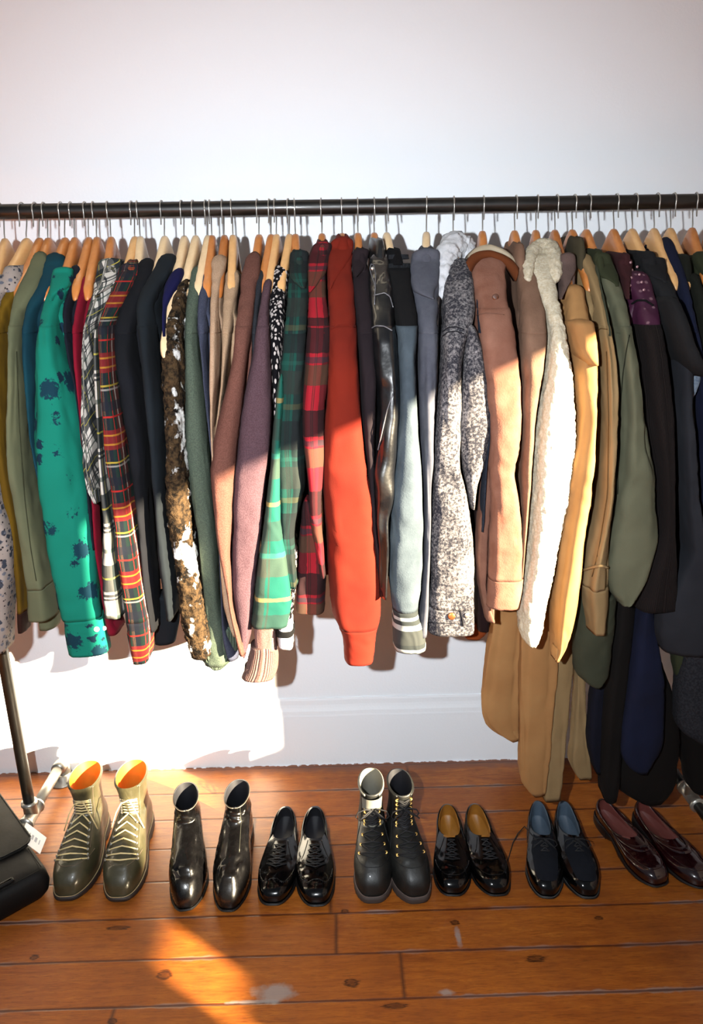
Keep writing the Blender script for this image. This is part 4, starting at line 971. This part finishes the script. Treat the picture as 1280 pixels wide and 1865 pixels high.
# ---------------------------------------------------------------- shoes
def mkshoe(name, label, group, toe, top, H, L, W, mats, kind, lean=0, side=1, shaft=0, sole_t=.011, heel_h=.022, lug=False, pointy=.0, opening=(.062, .030), toeh=.043, s_open=.27, tilt=.03, hsh=.0, lift=.0):
    """local frame: u across, s along from the heel (0) to the toe (1); toe = pixel of the toe at the floor, top = pixel of the opening's centre"""
    T = atz(toe[0], toe[1], .006); T[2] = 0
    C0 = atz(top[0], top[1], H-hsh)
    d = T[:2]-C0[:2]; ang = math.atan2(d[0], -d[1])
    Lc = np.linalg.norm(d)/(1-s_open)
    L = min(max(Lc, L*.93), L*1.07)
    fwd = np.array([math.sin(ang), -math.cos(ang)]); rt = np.array([math.cos(ang), math.sin(ang)])
    heel = T[:2]-fwd*L
    root = empty(name, (heel[0]+fwd[0]*L*.5, heel[1]+fwd[1]*L*.5, 0), label, 'boot' if kind in ('combat', 'chelsea') else 'shoe', group, rz=ang)
    def W3(u, s, z): p = heel+fwd*s*L+rt*u; return np.array([p[0], p[1], z])
    NS = 72; th = np.linspace(0, 2*PI, NS, endpoint=False)
    def outline(t, k=1.):
        s = .5+.5*np.cos(t); g = np.interp(s, [0, .08, .2, .38, .55, .70, .84, .94, 1], [.60, .70, .72, .68, .86, 1.0, 1.0-pointy, .93-pointy*1.6, .86-pointy*2])
        u = W/2*g*sgp(np.sin(t), .54)*k
        u = u+side*(-.10*W*np.clip(s-.45, 0, 1)*1.2+.05*W*np.clip(.55-np.abs(s-.6), 0, 1))
        sc = .5+.5*np.cos(t)*(k if k != 1. else 1)
        return u, .5+(sc-.5)*(1 if k == 1. else 1)
    zb = sole_t
    def base_z(s): return zb+heel_h*np.interp(s, [0, .25, .45, .7, .88, 1], [1, 1, .62, .12, .04, .12+tilt])*1.0
    ol, ow = opening                      # half length, half width of the opening
    sc_ = s_open
    def open_ring(t, z0, fr, bk, sd, l=ol, w_=ow, sc=sc_):
        s = sc+np.cos(t)*l/L*1.0
        u = w_*sgp(np.sin(t), .85)
        z = np.where(np.cos(t) > 0, sd+(fr-sd)*np.cos(t)**2, sd+(bk-sd)*np.cos(t)**2)
        return u, s, z
    boot = shaft > 0
    if boot: fr, bk, sd = .118+heel_h*.6, .10+heel_h, .105+heel_h
    else: fr, bk, sd = H+.004, H+.012, H-.014
    def surf(t, v):
        """v 0..1 foot, 1..2 shaft"""
        t = np.asarray(t, float); ct = np.cos(t); s0 = .5+.5*ct
        uo, so_ = outline(t); zo = base_z(so_)
        ur, sr, zr = open_ring(t, 0, fr, bk, sd, *( (.058, .036) if boot else (ol, ow)))
        vv = min(v, 1.); a = vv*PI/2
        pk = 1.35; pl = (1-math.cos(a))**pk if vv < 1 else 1.
        hb = np.where(ct > 0, toeh+(.036-toeh)*(1-ct)**1.0*.6, .040)
        hs = min(hb.min() if hb.shape else float(hb), .05)
        z = zo+hb*math.sin(a)**.62+(zr-zo-hb)*(vv**(1.55))
        # vamp break: slight dip behind the toe box
        u = uo+(ur-uo)*pl; s = so_+(sr-so_)*pl
        bul = .0035*np.sin(PI*min(vv*1.7, 1.))
        u = u+np.sign(np.sin(t))*bul*np.abs(np.sin(t))
        if v > 1:
            q = v-1; zt = H-(.012*ct*-1)   # top edge height
            ztop = H+.006*(-ct)
            us, ss, zs = open_ring(t, 0, H, H, H, ol, ow, sc_+lean)
            e = q**.8
            nk = 1-.10*math.sin(PI*q)      # narrow ankle
            u = ur+(us*1.0-ur)*e; s = sr+(ss-sr)*e; z = zr+(ztop-zr)*q
            u = u*nk; s = sc_+lean*q+(s-sc_-lean*q)*nk
        return u, s, z
    def P3(t, v, off=0):
        u, s, z = surf(np.array([t]), v); p = W3(u[0], s[0], z[0])
        if off:
            e = .02
            pa_ = W3(*[x[0] for x in surf(np.array([t+e]), v)]); pb_ = W3(*[x[0] for x in surf(np.array([t]), max(v-.02, 0) if v > .02 else v+.02)])
            n = np.cross(pa_-p, pb_-p); n /= np.linalg.norm(n)+1e-9
            if n[2] < 0 and v <= 1: n = -n
            if v > 1:
                c = W3(0, sc_, p[2])
                if np.dot(n, p-c) < 0: n = -n
            p = p+n*off
        return p
    vs_ = list(np.linspace(0, 1, 30))+(list(1+np.linspace(.06, 1, 26)) if boot else [])
    rows = []
    rng = random.Random(len(label)); sd_ = rng.random()*50
    for v in vs_:
        u, s, z = surf(th, v)
        R = np.array([W3(u[k], s[k], z[k]) for k in range(NS)])
        # leather creases across the vamp and round the ankle
        cv = np.where(np.cos(th) > .1, 1, 0)*math.exp(-((v-.60)/.13)**2) if v <= 1 else math.exp(-((v-1.25)/.25)**2)*np.ones(NS)*.9
        for k in range(NS):
            amp = mats.get('crease', .0016)*cv[k]
            if amp > 1e-5:
                q = R[k]; nn = noise.noise(Vector((q[0]*18, q[1]*70, q[2]*90+sd_)))
                R[k, 2] += amp*nn*1.5; R[k, 1] -= amp*nn
        rows.append(R)
    # edge rolled inwards then the lining
    Ue = MB(); lastR = rows[-1]; cen = lastR.mean(0)
    inn = cen+(lastR-cen)*np.array([.93, .93, 1]); inn[:, 2] = lastR[:, 2]+.0012
    Ue.grid(np.array(rows+[inn]), closed=True)
    upo = Ue.build('upper', mats['upper'], root)
    lin = [inn]
    zin = base_z(.3)+.006
    nl = 10
    for q in range(1, nl+1):
        f = q/nl; R = inn.copy()
        R[:, 2] = inn[:, 2]+(zin-inn[:, 2])*f
        if boot:
            vq = 2-f*1.85
            u, s, z = surf(th, max(vq, .45)); s = sc_+(s-sc_)*.93
            R = np.array([W3(u[k]*.9, min(s[k], .62), max(z[k]*1., zin)) for k in range(NS)]); R[:, 2] = inn[:, 2]+(zin-inn[:, 2])*f
        else:
            uo, so_ = outline(th); g = f**.6
            cc_ = inn
            tgt = np.array([W3(uo[k]*.80, min(so_[k]*.93+.03, .66), zin) for k in range(NS)])
            R[:, :2] = inn[:, :2]+(tgt[:, :2]-inn[:, :2])*g
        lin.append(R)
    MB().grid(np.array(lin), closed=True, cap1=True).build('lining', mats['lining'], root)
    # sole
    so2 = MB(); rows = []
    for k, dz in ((.98, 0.0), (1.05, .0008), (1.075, .003), (1.08, .6), (1.07, .93), (1.03, 1.0), (.9, 1.02)):
        u, s = outline(th); s2 = .5+(s-.5)*(1+(k-1)*.45); 
        R = []
        for j in range(NS):
            bz = base_z(s[j]); lowz = np.interp(s2[j], [0, .3, .36, .55, .85, 1], [0, 0, heel_h*.75 if heel_h > .01 else 0, .0, 0, .004+tilt*.1])
            kk = k+(.012*(1 if (j % 2) else -1) if lug and dz in (0.0, .0008, .003) else 0)
            z = lowz+(bz-lowz)*(dz if dz > .01 else 0)+(dz if dz <= .01 else 0)
            R.append(W3(u[j]*kk, .5+(s2[j]-.5), z))
        rows.append(R)
    so2.grid(np.array(rows), closed=True, cap0=True, cap1=True)
    so2.build('sole', mats['sole'], root)
    if heel_h > .008:
        hb_ = MB(); rows = []
        for k, z in ((1.0, .0005), (1.03, .002), (1.03, base_z(.1)-.004), (1.0, base_z(.1)-.003)):
            R = []
            for j in range(NS):
                t = th[j]; ss = .5+.5*math.cos(t); 
                u, s = outline(np.array([t])); s_ = min(s[0], .30); uu = u[0]
                if s[0] > .30:
                    u2, _ = outline(np.array([math.acos(2*.30-1)])); uu = abs(u2[0])*math.copysign(1, u[0])*min(1, abs(u[0])/max(abs(u2[0]), 1e-6)*1.) 
                    s_ = .30
                R.append(W3(uu*k, max(s_-.004*k, -.004), z))
            rows.append(R)
        hb_.grid(np.array(rows), closed=True, cap0=True, cap1=True); hb_.build('heel', mats['sole'], root)
    # welt stitching line
    w_ = []
    for j in range(NS+1):
        t = th[j % NS]; u, s = outline(np.array([t])); w_.append(tuple(W3(u[0]*1.035, .5+(s[0]-.5)*1.018, base_z(s[0])+.0012)))
    MB().tube(w_, .0011, 5, caps=False).build('welt', mats.get('welt', mats['sole']), root)
    def path(nm, tv, r, m, off=.0008, par=root):
        return MB().tube([tuple(P3(t, v, off)) for t, v in tv], r, 6).build(nm, m, par)
    return dict(upper=upo, root=root, P3=P3, path=path, W3=W3, ang=ang, L=L, heel=heel, surf=surf, fwd=fwd, rt=rt, base=base_z)
def lace_rows(o, vs, dt, lace, r=.0016, eye=None, eyer=.0026, name='laces', loops=True, off=.003, hooks=False, cross=True, dv=0):
    """crossing laces between two columns of eyelets; vs are positions up the front"""
    m = MB(); P3 = o['P3']; ey = []
    sv = lambda v: max(v-dv, .5) if v <= 1 else v-dv*.5
    L_ = [P3(-dt(v), sv(v), off) for v in vs]; R_ = [P3(dt(v), sv(v), off) for v in vs]
    for i in range(len(vs)):
        a, b = L_[i], R_[i]; c = P3(0, vs[i], off+.003)
        m.tube([tuple(a), tuple(a*.6+c*.4+[0, 0, .0006]), tuple(c), tuple(b*.6+c*.4+[0, 0, .0006]), tuple(b)], r, 6)
        if i+1 < len(vs) and (cross or i > len(vs)-3):
            for p, q in ((a, R_[i+1]), (b, L_[i+1])):
                mid = (p+q)/2; mm = P3(0, (vs[i]+vs[i+1])/2, off+.0045)
                m.tube([tuple(p), tuple((p+mm)/2+[0, 0, .0005]), tuple(mm), tuple((q+mm)/2+[0, 0, .0005]), tuple(q)], r, 6)
    m.build(name, lace, o['root'])
    if eye:
        for p in L_+R_:
            q = np.array(p)
            MB().tube([tuple(q+[0, 0, -.001]), tuple(q+[0, -.0012, .0010]), tuple(q+[0, -.0016, .0012])], [eyer, eyer, eyer*.6], 10).build('eyelet', eye, o['upper'])
    return L_, R_
def bow(o, v, lace, r=.0016, seed=0, spread=.035, drop=.03, loops=True):
    P3 = o['P3']; c = P3(0, v, .008); rt = np.append(o['rt'], 0); fw = np.append(o['fwd'], 0); up = np.array([0, 0, 1.])
    rng = random.Random(seed); m = MB()
    for sgn in (-1, 1):
        if loops:
            k = spread*(1+rng.random()*.3)
            m.tube([tuple(c+rt*sgn*k*a+fw*b*k+up*d*k) for a, b, d in ((0, 0, 0), (.4, .1, .12), (.85, .15, .0), (1.0, .2, -.3), (.8, .3, -.45), (.4, .25, -.25), (0, .05, 0))], r, 6)
        m.tube([tuple(c+rt*sgn*a*spread+fw*b*spread+up*d*drop) for a, b, d in ((0, 0, 0), (.3, .25, .05), (.6, .45, -.4), (.8, .5, -.9), (1.0, .55, -1.4))], r, 6)
    m.tube([tuple(c-rt*.003), tuple(c+rt*.003)], r*2, 8)
    m.build('lace_bow', lace, o['root'])

G_UP = leather('olive_green_leather', '4f4b36', '645e46', rough=.36, coat=.25, sc=22, b=.35)
G_IN = simple('orange_leather_lining', 'c8741c', .6)
G_SOLE = simple('dark_brown_rubber', '241c19', .6, nz=.2)
G_LACE = simple('cream_cord_lace', 'cdbb8a', .8)
K_UP = leather('glossy_black_leather', '0b0a0b', '121112', rough=.24, coat=.35, sc=26, b=.22, spec=.35)
K_UP2 = leather('polished_black_leather', '070708', '0b0b0d', rough=.16, coat=.45, spec=.3, sc=16, b=.12)
K_IN = simple('black_lining', '0a0a12', .7)
K_SOLE = simple('black_leather_sole', '100d0c', .45, nz=.2)
Z_UP = leather('matte_black_grain_leather', '191a18', '2b2c28', rough=.5, coat=.05, sc=40, b=.4)
Z_SOLE = simple('grey_brown_rubber', '3a302c', .7, nz=.2)
Z_IN = simple('grey_lining_fabric', '6c6a60', .9)
BRASS = simple('antique_brass', 'b8924e', .35, .6)
LACEK = simple('black_lace', '0c0c10', .75)
TANIN = simple('tan_leather_lining', '8a5a1c', .5)
BLUEIN = simple('blue_grey_lining', '3c4a58', .6)
DSUE = suede('charcoal_suede', '262a34', '1d2028')
BURG = leather('burgundy_leather', '2a070c', '3c0c14', rough=.2, coat=.9, sc=18, b=.15)
BIN = simple('rose_brown_lining', '5e2c26', .6)
NICK = simple('dull_nickel', '8e8a82', .35, .85)
WELT = simple('pale_welt_thread', '5a4c3c', .7)

gm = dict(upper=G_UP, lining=G_IN, sole=G_SOLE, welt=simple('tan_welt', '9c8560', .6), crease=.003)
for toe, top, side, lab in (((126, 1640), (155, 1412), 1, 'left olive green lace-up boot, its toe turned toward the black bag'),
                            ((212, 1642), (239, 1410), -1, 'right olive green lace-up boot, next to the left one, orange lining showing')):
    o = mkshoe('lace_up_boot', lab, 'olive green boots', toe, top, .215, .305, .112, gm, 'combat', side=side, shaft=1, sole_t=.018, heel_h=.016, lug=True, opening=(.060, .043), toeh=.050)
    vs = list(np.linspace(.58, 1.0, 7))+[1.1, 1.2, 1.3, 1.4, 1.5, 1.58]
    lace_rows(o, vs, lambda v: (.55 if v <= 1 else .50)+(.0 if v > 1 else (1-v)*.35), G_LACE, .0019, eye=NICK, eyer=.0035, cross=False, dv=.09)
    bow(o, 1.58, G_LACE, .0018, seed=3, spread=.045, drop=.05, loops=False)
    # tongue standing above the laces and folded shaft edges
    P3 = o['P3']; rows = []
    for v in np.linspace(1.5, 2.06, 10): rows.append([P3(t, min(v, 2.), .003)+np.array([0, 0, max(v-2, 0)*.14]) for t in np.linspace(-.62, .62, 12)])
    MB().grid(np.array(rows), closed=False).build('tongue', G_UP, o['root'])
    for sg_ in (-1, 1): o['path']('seam', [(sg_*.78, v) for v in np.linspace(.62, 1.98, 26)], .0010, WELT, .0006)
    o['path']('seam', [(t, .52) for t in np.linspace(-1.0, 1.0, 24)], .0009, WELT, .0004)
    o['path']('collar_edge', [(t, 1.97) for t in np.linspace(.7, 2*PI-.7, 40)], .0022, G_UP, .0006)

km = dict(upper=K_UP, lining=K_IN, sole=K_SOLE, crease=.007)
for toe, top, side, lab in (((343, 1658), (338, 1447), 1, 'left black ankle boot with a wrinkled toe and bright shine'),
                            ((410, 1660), (431, 1442), -1, 'right black ankle boot standing beside the black brogues')):
    o = mkshoe('ankle_boot', lab, 'black ankle boots', toe, top, .185, .29, .100, km, 'chelsea', side=side, shaft=1, sole_t=.007, heel_h=.028, opening=(.052, .034), toeh=.040, pointy=.06, hsh=-.005)
    zp = .45 if side < 0 else -.9
    o['path']('zip', [(zp, v) for v in np.linspace(.75, 1.97, 30)], .0011, simple('dark_zip_tape', '3a3a34', .4, .5), .0005)
    o['path']('collar_edge', [(t, 1.985) for t in np.linspace(0, 2*PI, 50)], .0012, simple('cut_leather_edge', '4c463e', .5), .0003)

def low(name, toe, top, side, lab, grp, mt, **k):
    return mkshoe(name, lab, grp, toe, top, k.pop('H', .062), k.pop('L', .295), k.pop('W', .103), mt, 'low', side=side, shaft=0, **k)
bm = dict(upper=K_UP2, lining=K_IN, sole=K_SOLE, crease=.003)
for toe, top, side, lab in (((500, 1649), (516, 1503), 1, 'left black patent brogue beside the right black ankle boot'),
                            ((573, 1651), (573, 1503), -1, 'right black patent brogue with its laces tied flat')):
    o = low('brogue', toe, top, side, lab, 'black patent brogues', bm, sole_t=.010, heel_h=.018, s_open=.26, opening=(.062, .031), W=.104, toeh=.040)
    lace_rows(o, [.70, .76, .82, .88, .94], lambda v: .30+(1-v)*.8, LACEK, .0014, eye=None, off=.0025)
    o['path']('toe_cap_seam', [(t, .46+.10*math.exp(-(t/.25)**2)) for t in np.linspace(-.95, .95, 40)], .0010, K_UP, .0006)
    for k in range(-9, 10):
        t = k*.09; p = o['P3'](t, .44+.10*math.exp(-(t/.25)**2), .0006)
        MB().tube([tuple(p), tuple(p+[0, 0, .0006])], .0010, 6).build('punched_hole', K_IN, o['upper'])
    for sg_ in (-1, 1): o['path']('facing_seam', [(sg_*(.55+(1-v)*1.1), v) for v in np.linspace(.66, .99, 16)], .0009, K_UP, .0006)

zm = dict(upper=Z_UP, lining=Z_IN, sole=Z_SOLE, welt=simple('grey_rubber_welt', '5a4a44', .7), crease=.002)
for toe, top, side, lab in (((684, 1645), (676, 1432), 1, 'left black combat boot with brass eyelets and an open shaft'),
                            ((757, 1646), (731, 1432), -1, 'right black combat boot with brass eyelets, laced up to the top')):
    o = mkshoe('combat_boot', lab, 'black combat boots', toe, top, .225, .285, .104, zm if side > 0 else dict(zm, lining=K_IN), 'combat', side=side, shaft=1, sole_t=.024, heel_h=.018, lug=True, opening=(.052, .033), toeh=.046)
    vs = list(np.linspace(.66, 1.0, 4))+[1.12, 1.26, 1.40]+([1.55, 1.7, 1.85] if side < 0 else [1.52])
    lace_rows(o, vs, lambda v: .50+(.0 if v > 1 else (1-v)*.5), LACEK, .0021, eye=BRASS, eyer=.0042)
    bow(o, 1.55 if side > 0 else 1.6, LACEK, .0018, seed=side+5, spread=.036, drop=.012)
    for sg_ in (-1, 1): o['path']('seam', [(sg_*(.95 if v > 1 else .95+(1-v)*.6), v) for v in np.linspace(.60, 1.98, 26)], .0009, LACEK, .0006)
    o['path']('toe_cap_seam', [(t, .55) for t in np.linspace(-1.1, 1.1, 30)], .0009, LACEK, .0005)
    o['path']('collar_edge', [(t, 1.97) for t in np.linspace(.5, 2*PI-.5, 40)], .003, Z_IN if side > 0 else Z_UP, .0004)
    if side > 0:
        P3 = o['P3']; rows = []
        for v in np.linspace(1.5, 1.95, 8): rows.append([P3(t, v, .006)+np.array([0, -.006*(v-1.5)*2, 0]) for t in np.linspace(-.7, .7, 12)])
        MB().grid(np.array(rows), closed=False).build('tongue', Z_IN, o['root'])

om = dict(upper=K_UP2, lining=TANIN, sole=K_SOLE, crease=.0025)
for toe, top, side, lab in (((829, 1632), (818, 1500), 1, 'left black polished oxford shoe with a tan leather lining'),
                            ((903, 1632), (872, 1497), -1, 'right black polished oxford shoe with a tan lining, laced tight')):
    o = low('oxford_shoe', toe, top, side, lab, 'black oxford shoes', om, sole_t=.008, heel_h=.020, s_open=.26, opening=(.062, .032), W=.102, toeh=.038)
    lace_rows(o, [.72, .78, .84, .90, .96], lambda v: .22+(1-v)*.5, LACEK, .0013, off=.002)
    o['path']('toe_cap_seam', [(t, .50) for t in np.linspace(-1., 1., 30)], .0010, K_UP, .0006)
    for sg_ in (-1, 1): o['path']('facing_seam', [(sg_*(.5+(1-v)*1.3), v) for v in np.linspace(.66, .99, 16)], .0008, K_UP, .0006)

dm = dict(upper=K_UP2, lining=BLUEIN, sole=K_SOLE, welt=simple('grey_welt', '3a3c3c', .6), crease=.0015)
for toe, top, side, lab in (((1000, 1637), (984, 1494), 1, 'left black shoe with a charcoal suede vamp and blue-grey lining'),
                            ((1067, 1637), (1035, 1494), -1, 'right black shoe with a charcoal suede vamp, nearer the burgundy loafers')):
    o = low('derby_shoe', toe, top, side, lab, 'suede panelled derby shoes', dm, sole_t=.010, heel_h=.018, s_open=.24, opening=(.068, .030), W=.100, H=.068, pointy=.05, toeh=.040)
    P3 = o['P3']; rows = []
    for v in np.linspace(.40, .985, 18):
        wd = .34+.55*math.sin(PI*min((v-.38)/.5, 1)*.5) if v < .7 else .9-.25*(v-.7)
        rows.append([P3(t, v, .0016) for t in np.linspace(-wd, wd, 18)])
    MB().grid(np.array(rows), closed=False).build('suede_vamp', DSUE, o['root'])
    lace_rows(o, [.82, .88, .94], lambda v: .20, LACEK, .0014, off=.004)
    bow(o, .95, LACEK, .0013, seed=9+side, spread=.03, drop=.012)
    if side > 0:
        c = P3(-.5, .93, .003)
        MB().tube([tuple(c), tuple(atz(955, 1505, .05)), tuple(atz(943, 1518, .03)), tuple(atz(934, 1535, .006)), tuple(atz(928, 1556, .0015)), tuple(atz(924, 1570, .0015))], .0014, 6).build('loose_lace', LACEK, o['root'])

lm = dict(upper=BURG, lining=BIN, sole=K_SOLE, crease=.0015)
for toe, top, side, lab in (((1207, 1613), (1138, 1509), 1, 'left burgundy penny loafer near the right derby shoe'),
                            ((1282, 1618), (1203, 1505), -1, 'right burgundy penny loafer cut by the right edge of the photo')):
    o = low('loafer', toe, top, side, lab, 'burgundy loafers', lm, sole_t=.008, heel_h=.020, s_open=.30, opening=(.078, .031), W=.098, H=.056, toeh=.036)
    P3 = o['P3']; rows = []
    for v in np.linspace(.80, .90, 6): rows.append([P3(t, v, .0035*math.sin(PI*(v-.79)/.12)+.001) for t in np.linspace(-1.25, 1.25, 26)])
    MB().grid(np.array(rows), closed=False).build('saddle_strap', BURG, o['root'])
    o['path']('apron_seam', [(t, .50+.36*(abs(t)/1.5)**2.2) for t in np.linspace(-1.5, 1.5, 44)], .0022, BURG, .0006)
    o['path']('strap_slot', [(t, .85+.02*math.cos(t*9)) for t in np.linspace(-.16, .16, 8)], .0014, K_IN, .004)
    o['path']('topline', [(t, .99) for t in np.linspace(.5, 2*PI-.5, 50)], .0018, BURG, .0004)

# ---------------------------------------------------------------- black leather bag lying on the floor
BAGL = leather('black_bag_leather', '060505', '100d0b', rough=.62, coat=0, spec=.25, sc=10, b=.4)
FLAP = leather('grey_bag_leather', '24211d', '3a362e', rough=.68, coat=0, spec=.25, sc=14, b=.35)
A0 = atz(89, 1583, .085); B0 = atz(0, 1458, .085); C0 = atz(-10, 1722, .085)
ex = (B0-A0)[:2]; ex /= np.linalg.norm(ex)                 # along the far edge, away from the right corner
ey = np.array([ex[1], -ex[0]]);
if np.dot(ey, (C0-A0)[:2]) < 0: ey = -ey
bag = empty('leather_bag', (A0[0]+ex[0]*.2+ey[0]*.15, A0[1]+ex[1]*.2+ey[1]*.15, 0), 'black leather bag with a grey flap and buckled strap lying in the left corner', 'bag')
def BP(a, b, z): return np.array([A0[0]+ex[0]*a+ey[0]*b, A0[1]+ex[1]*a+ey[1]*b, z])
rows = []
LB, WB, HB = .42, .40, .085
for z, k in ((.002, .020), (.006, .008), (.02, .0), (.045, -.004), (.068, .0), (.079, .006), (.086, .018), (.088, .04), (.089, .10)):
    R = []
    for (ca, cb, a0) in ((0, 0, PI), (LB, 0, 1.5*PI), (LB, WB, 0), (0, WB, .5*PI)):
        r_ = .028
        for j in range(7):
            a = a0+j*PI/12
            cx_ = (r_ if ca == 0 else LB-r_); cy_ = (r_ if cb == 0 else WB-r_)
            x = cx_+(r_-0)*math.cos(a); y = cy_+r_*math.sin(a)
            kx = k*(1 if x < LB/2 else -1); ky = k*(1 if y < WB/2 else -1)
            q = BP(x+kx, y+ky, z); q[2] += .003*noise.noise(Vector((x*12, y*12, 0))) if z > .05 else 0
            R.append(q)
    rows.append(R)
MB().grid(np.array(rows), cap0=True, cap1=True).build('body', BAGL, bag)
def slab(nm, a0, a1, b0, b1, z, th, mat, r=.02, par=None, cr=(1, 1, 1, 1)):
    rows = []
    for zz, k in ((z, 0), (z+th*.5, -.001), (z+th, .0015), (z+th+.0005, .006)):
        R = []
        for i, (ca, cb, s0) in enumerate(((a0, b0, PI), (a1, b0, 1.5*PI), (a1, b1, 0), (a0, b1, .5*PI))):
            rr = r*cr[i]+.0005
            for j in range(7):
                a = s0+j*PI/12
                cx_ = ca+(rr if ca == a0 else -rr); cy_ = cb+(rr if cb == b0 else -rr)
                x = cx_+rr*math.cos(a); y = cy_+rr*math.sin(a)
                R.append(BP(x+(k if x < (a0+a1)/2 else -k), y+(k if y < (b0+b1)/2 else -k), zz))
        rows.append(R)
    return MB().grid(np.array(rows), cap0=True, cap1=True).build(nm, mat, par or bag)
slab('flap', .115, .45, -.006, .105, .087, .009, FLAP, .03)
line3('flap_edge', [tuple(BP(a, b, .096)) for a, b in ((.45, .105), (.16, .105), (.135, .102), (.118, .085), (.115, .07), (.115, .03), (.12, .008), (.14, -.006), (.45, -.006))], .0022, BAGL, bag)
slab('strap', .02, .45, .118, .142, .088, .006, FLAP, .003)
slab('zip_panel', .0, .45, .165, .180, .088, .003, BAGL, .003)
for k in range(2):
    a = .072+.0*k; rg = [tuple(BP(.060+.016*math.cos(q)+k*.055, .130+.02*math.sin(q)+k*.004, .099)) for q in np.linspace(0, 2*PI, 20)]
    line3('buckle', rg, .0026, NICK, bag)
line3('buckle_tongue', [tuple(BP(.045, .130, .101)), tuple(BP(.082, .130, .101))], .002, NICK, bag)
slab('belt_loop', .015, .03, .08, .19, .090, .006, BAGL, .003)
line3('seam', [tuple(BP(x, .012, .087)) for x in np.linspace(.02, .11, 5)], .0012, FLAP, bag)
line3('seam', [tuple(BP(.012, y, .087)) for y in np.linspace(.02, .32, 9)], .0012, FLAP, bag)
# paper tag beside the flap
TAG = simple('white_card', 'e9e7e4', .7, nz=.03); INK = simple('faded_grey_ink', 'a4a4aa', .8)
tg = [atz(x, y, .0915) for x, y in ((48, 1498), (85, 1526), (73, 1556), (36, 1528))]
tr = empty('price_tag', tuple(tg[0]), 'small white card tag with faded grey print lying on the black bag', 'tag')
m = MB(); m.grid(np.array([[p+[0, 0, dz] for p in tg] for dz in (0, .0012)]), cap0=True, cap1=True, flat=True); card = m.build('card', TAG, tr)
u_ = (tg[1]-tg[0]); v_ = (tg[3]-tg[0])
m = MB()
for k, (a, wd) in enumerate(((.16, .05), (.28, .05), (.42, .09), (.58, .10), (.74, .04))):
    q = [tg[0]+u_*(a-wd/2+.05)+v_*b_ for b_ in (.36, .60)]+[tg[0]+u_*(a+wd/2+.05)+v_*b_ for b_ in (.60, .36)]
    m.grid(np.array([[p+[0, 0, dz] for p in q] for dz in (.0011, .0016)]), cap0=True, cap1=True, flat=True)
m.build('printed_marks', INK, card)
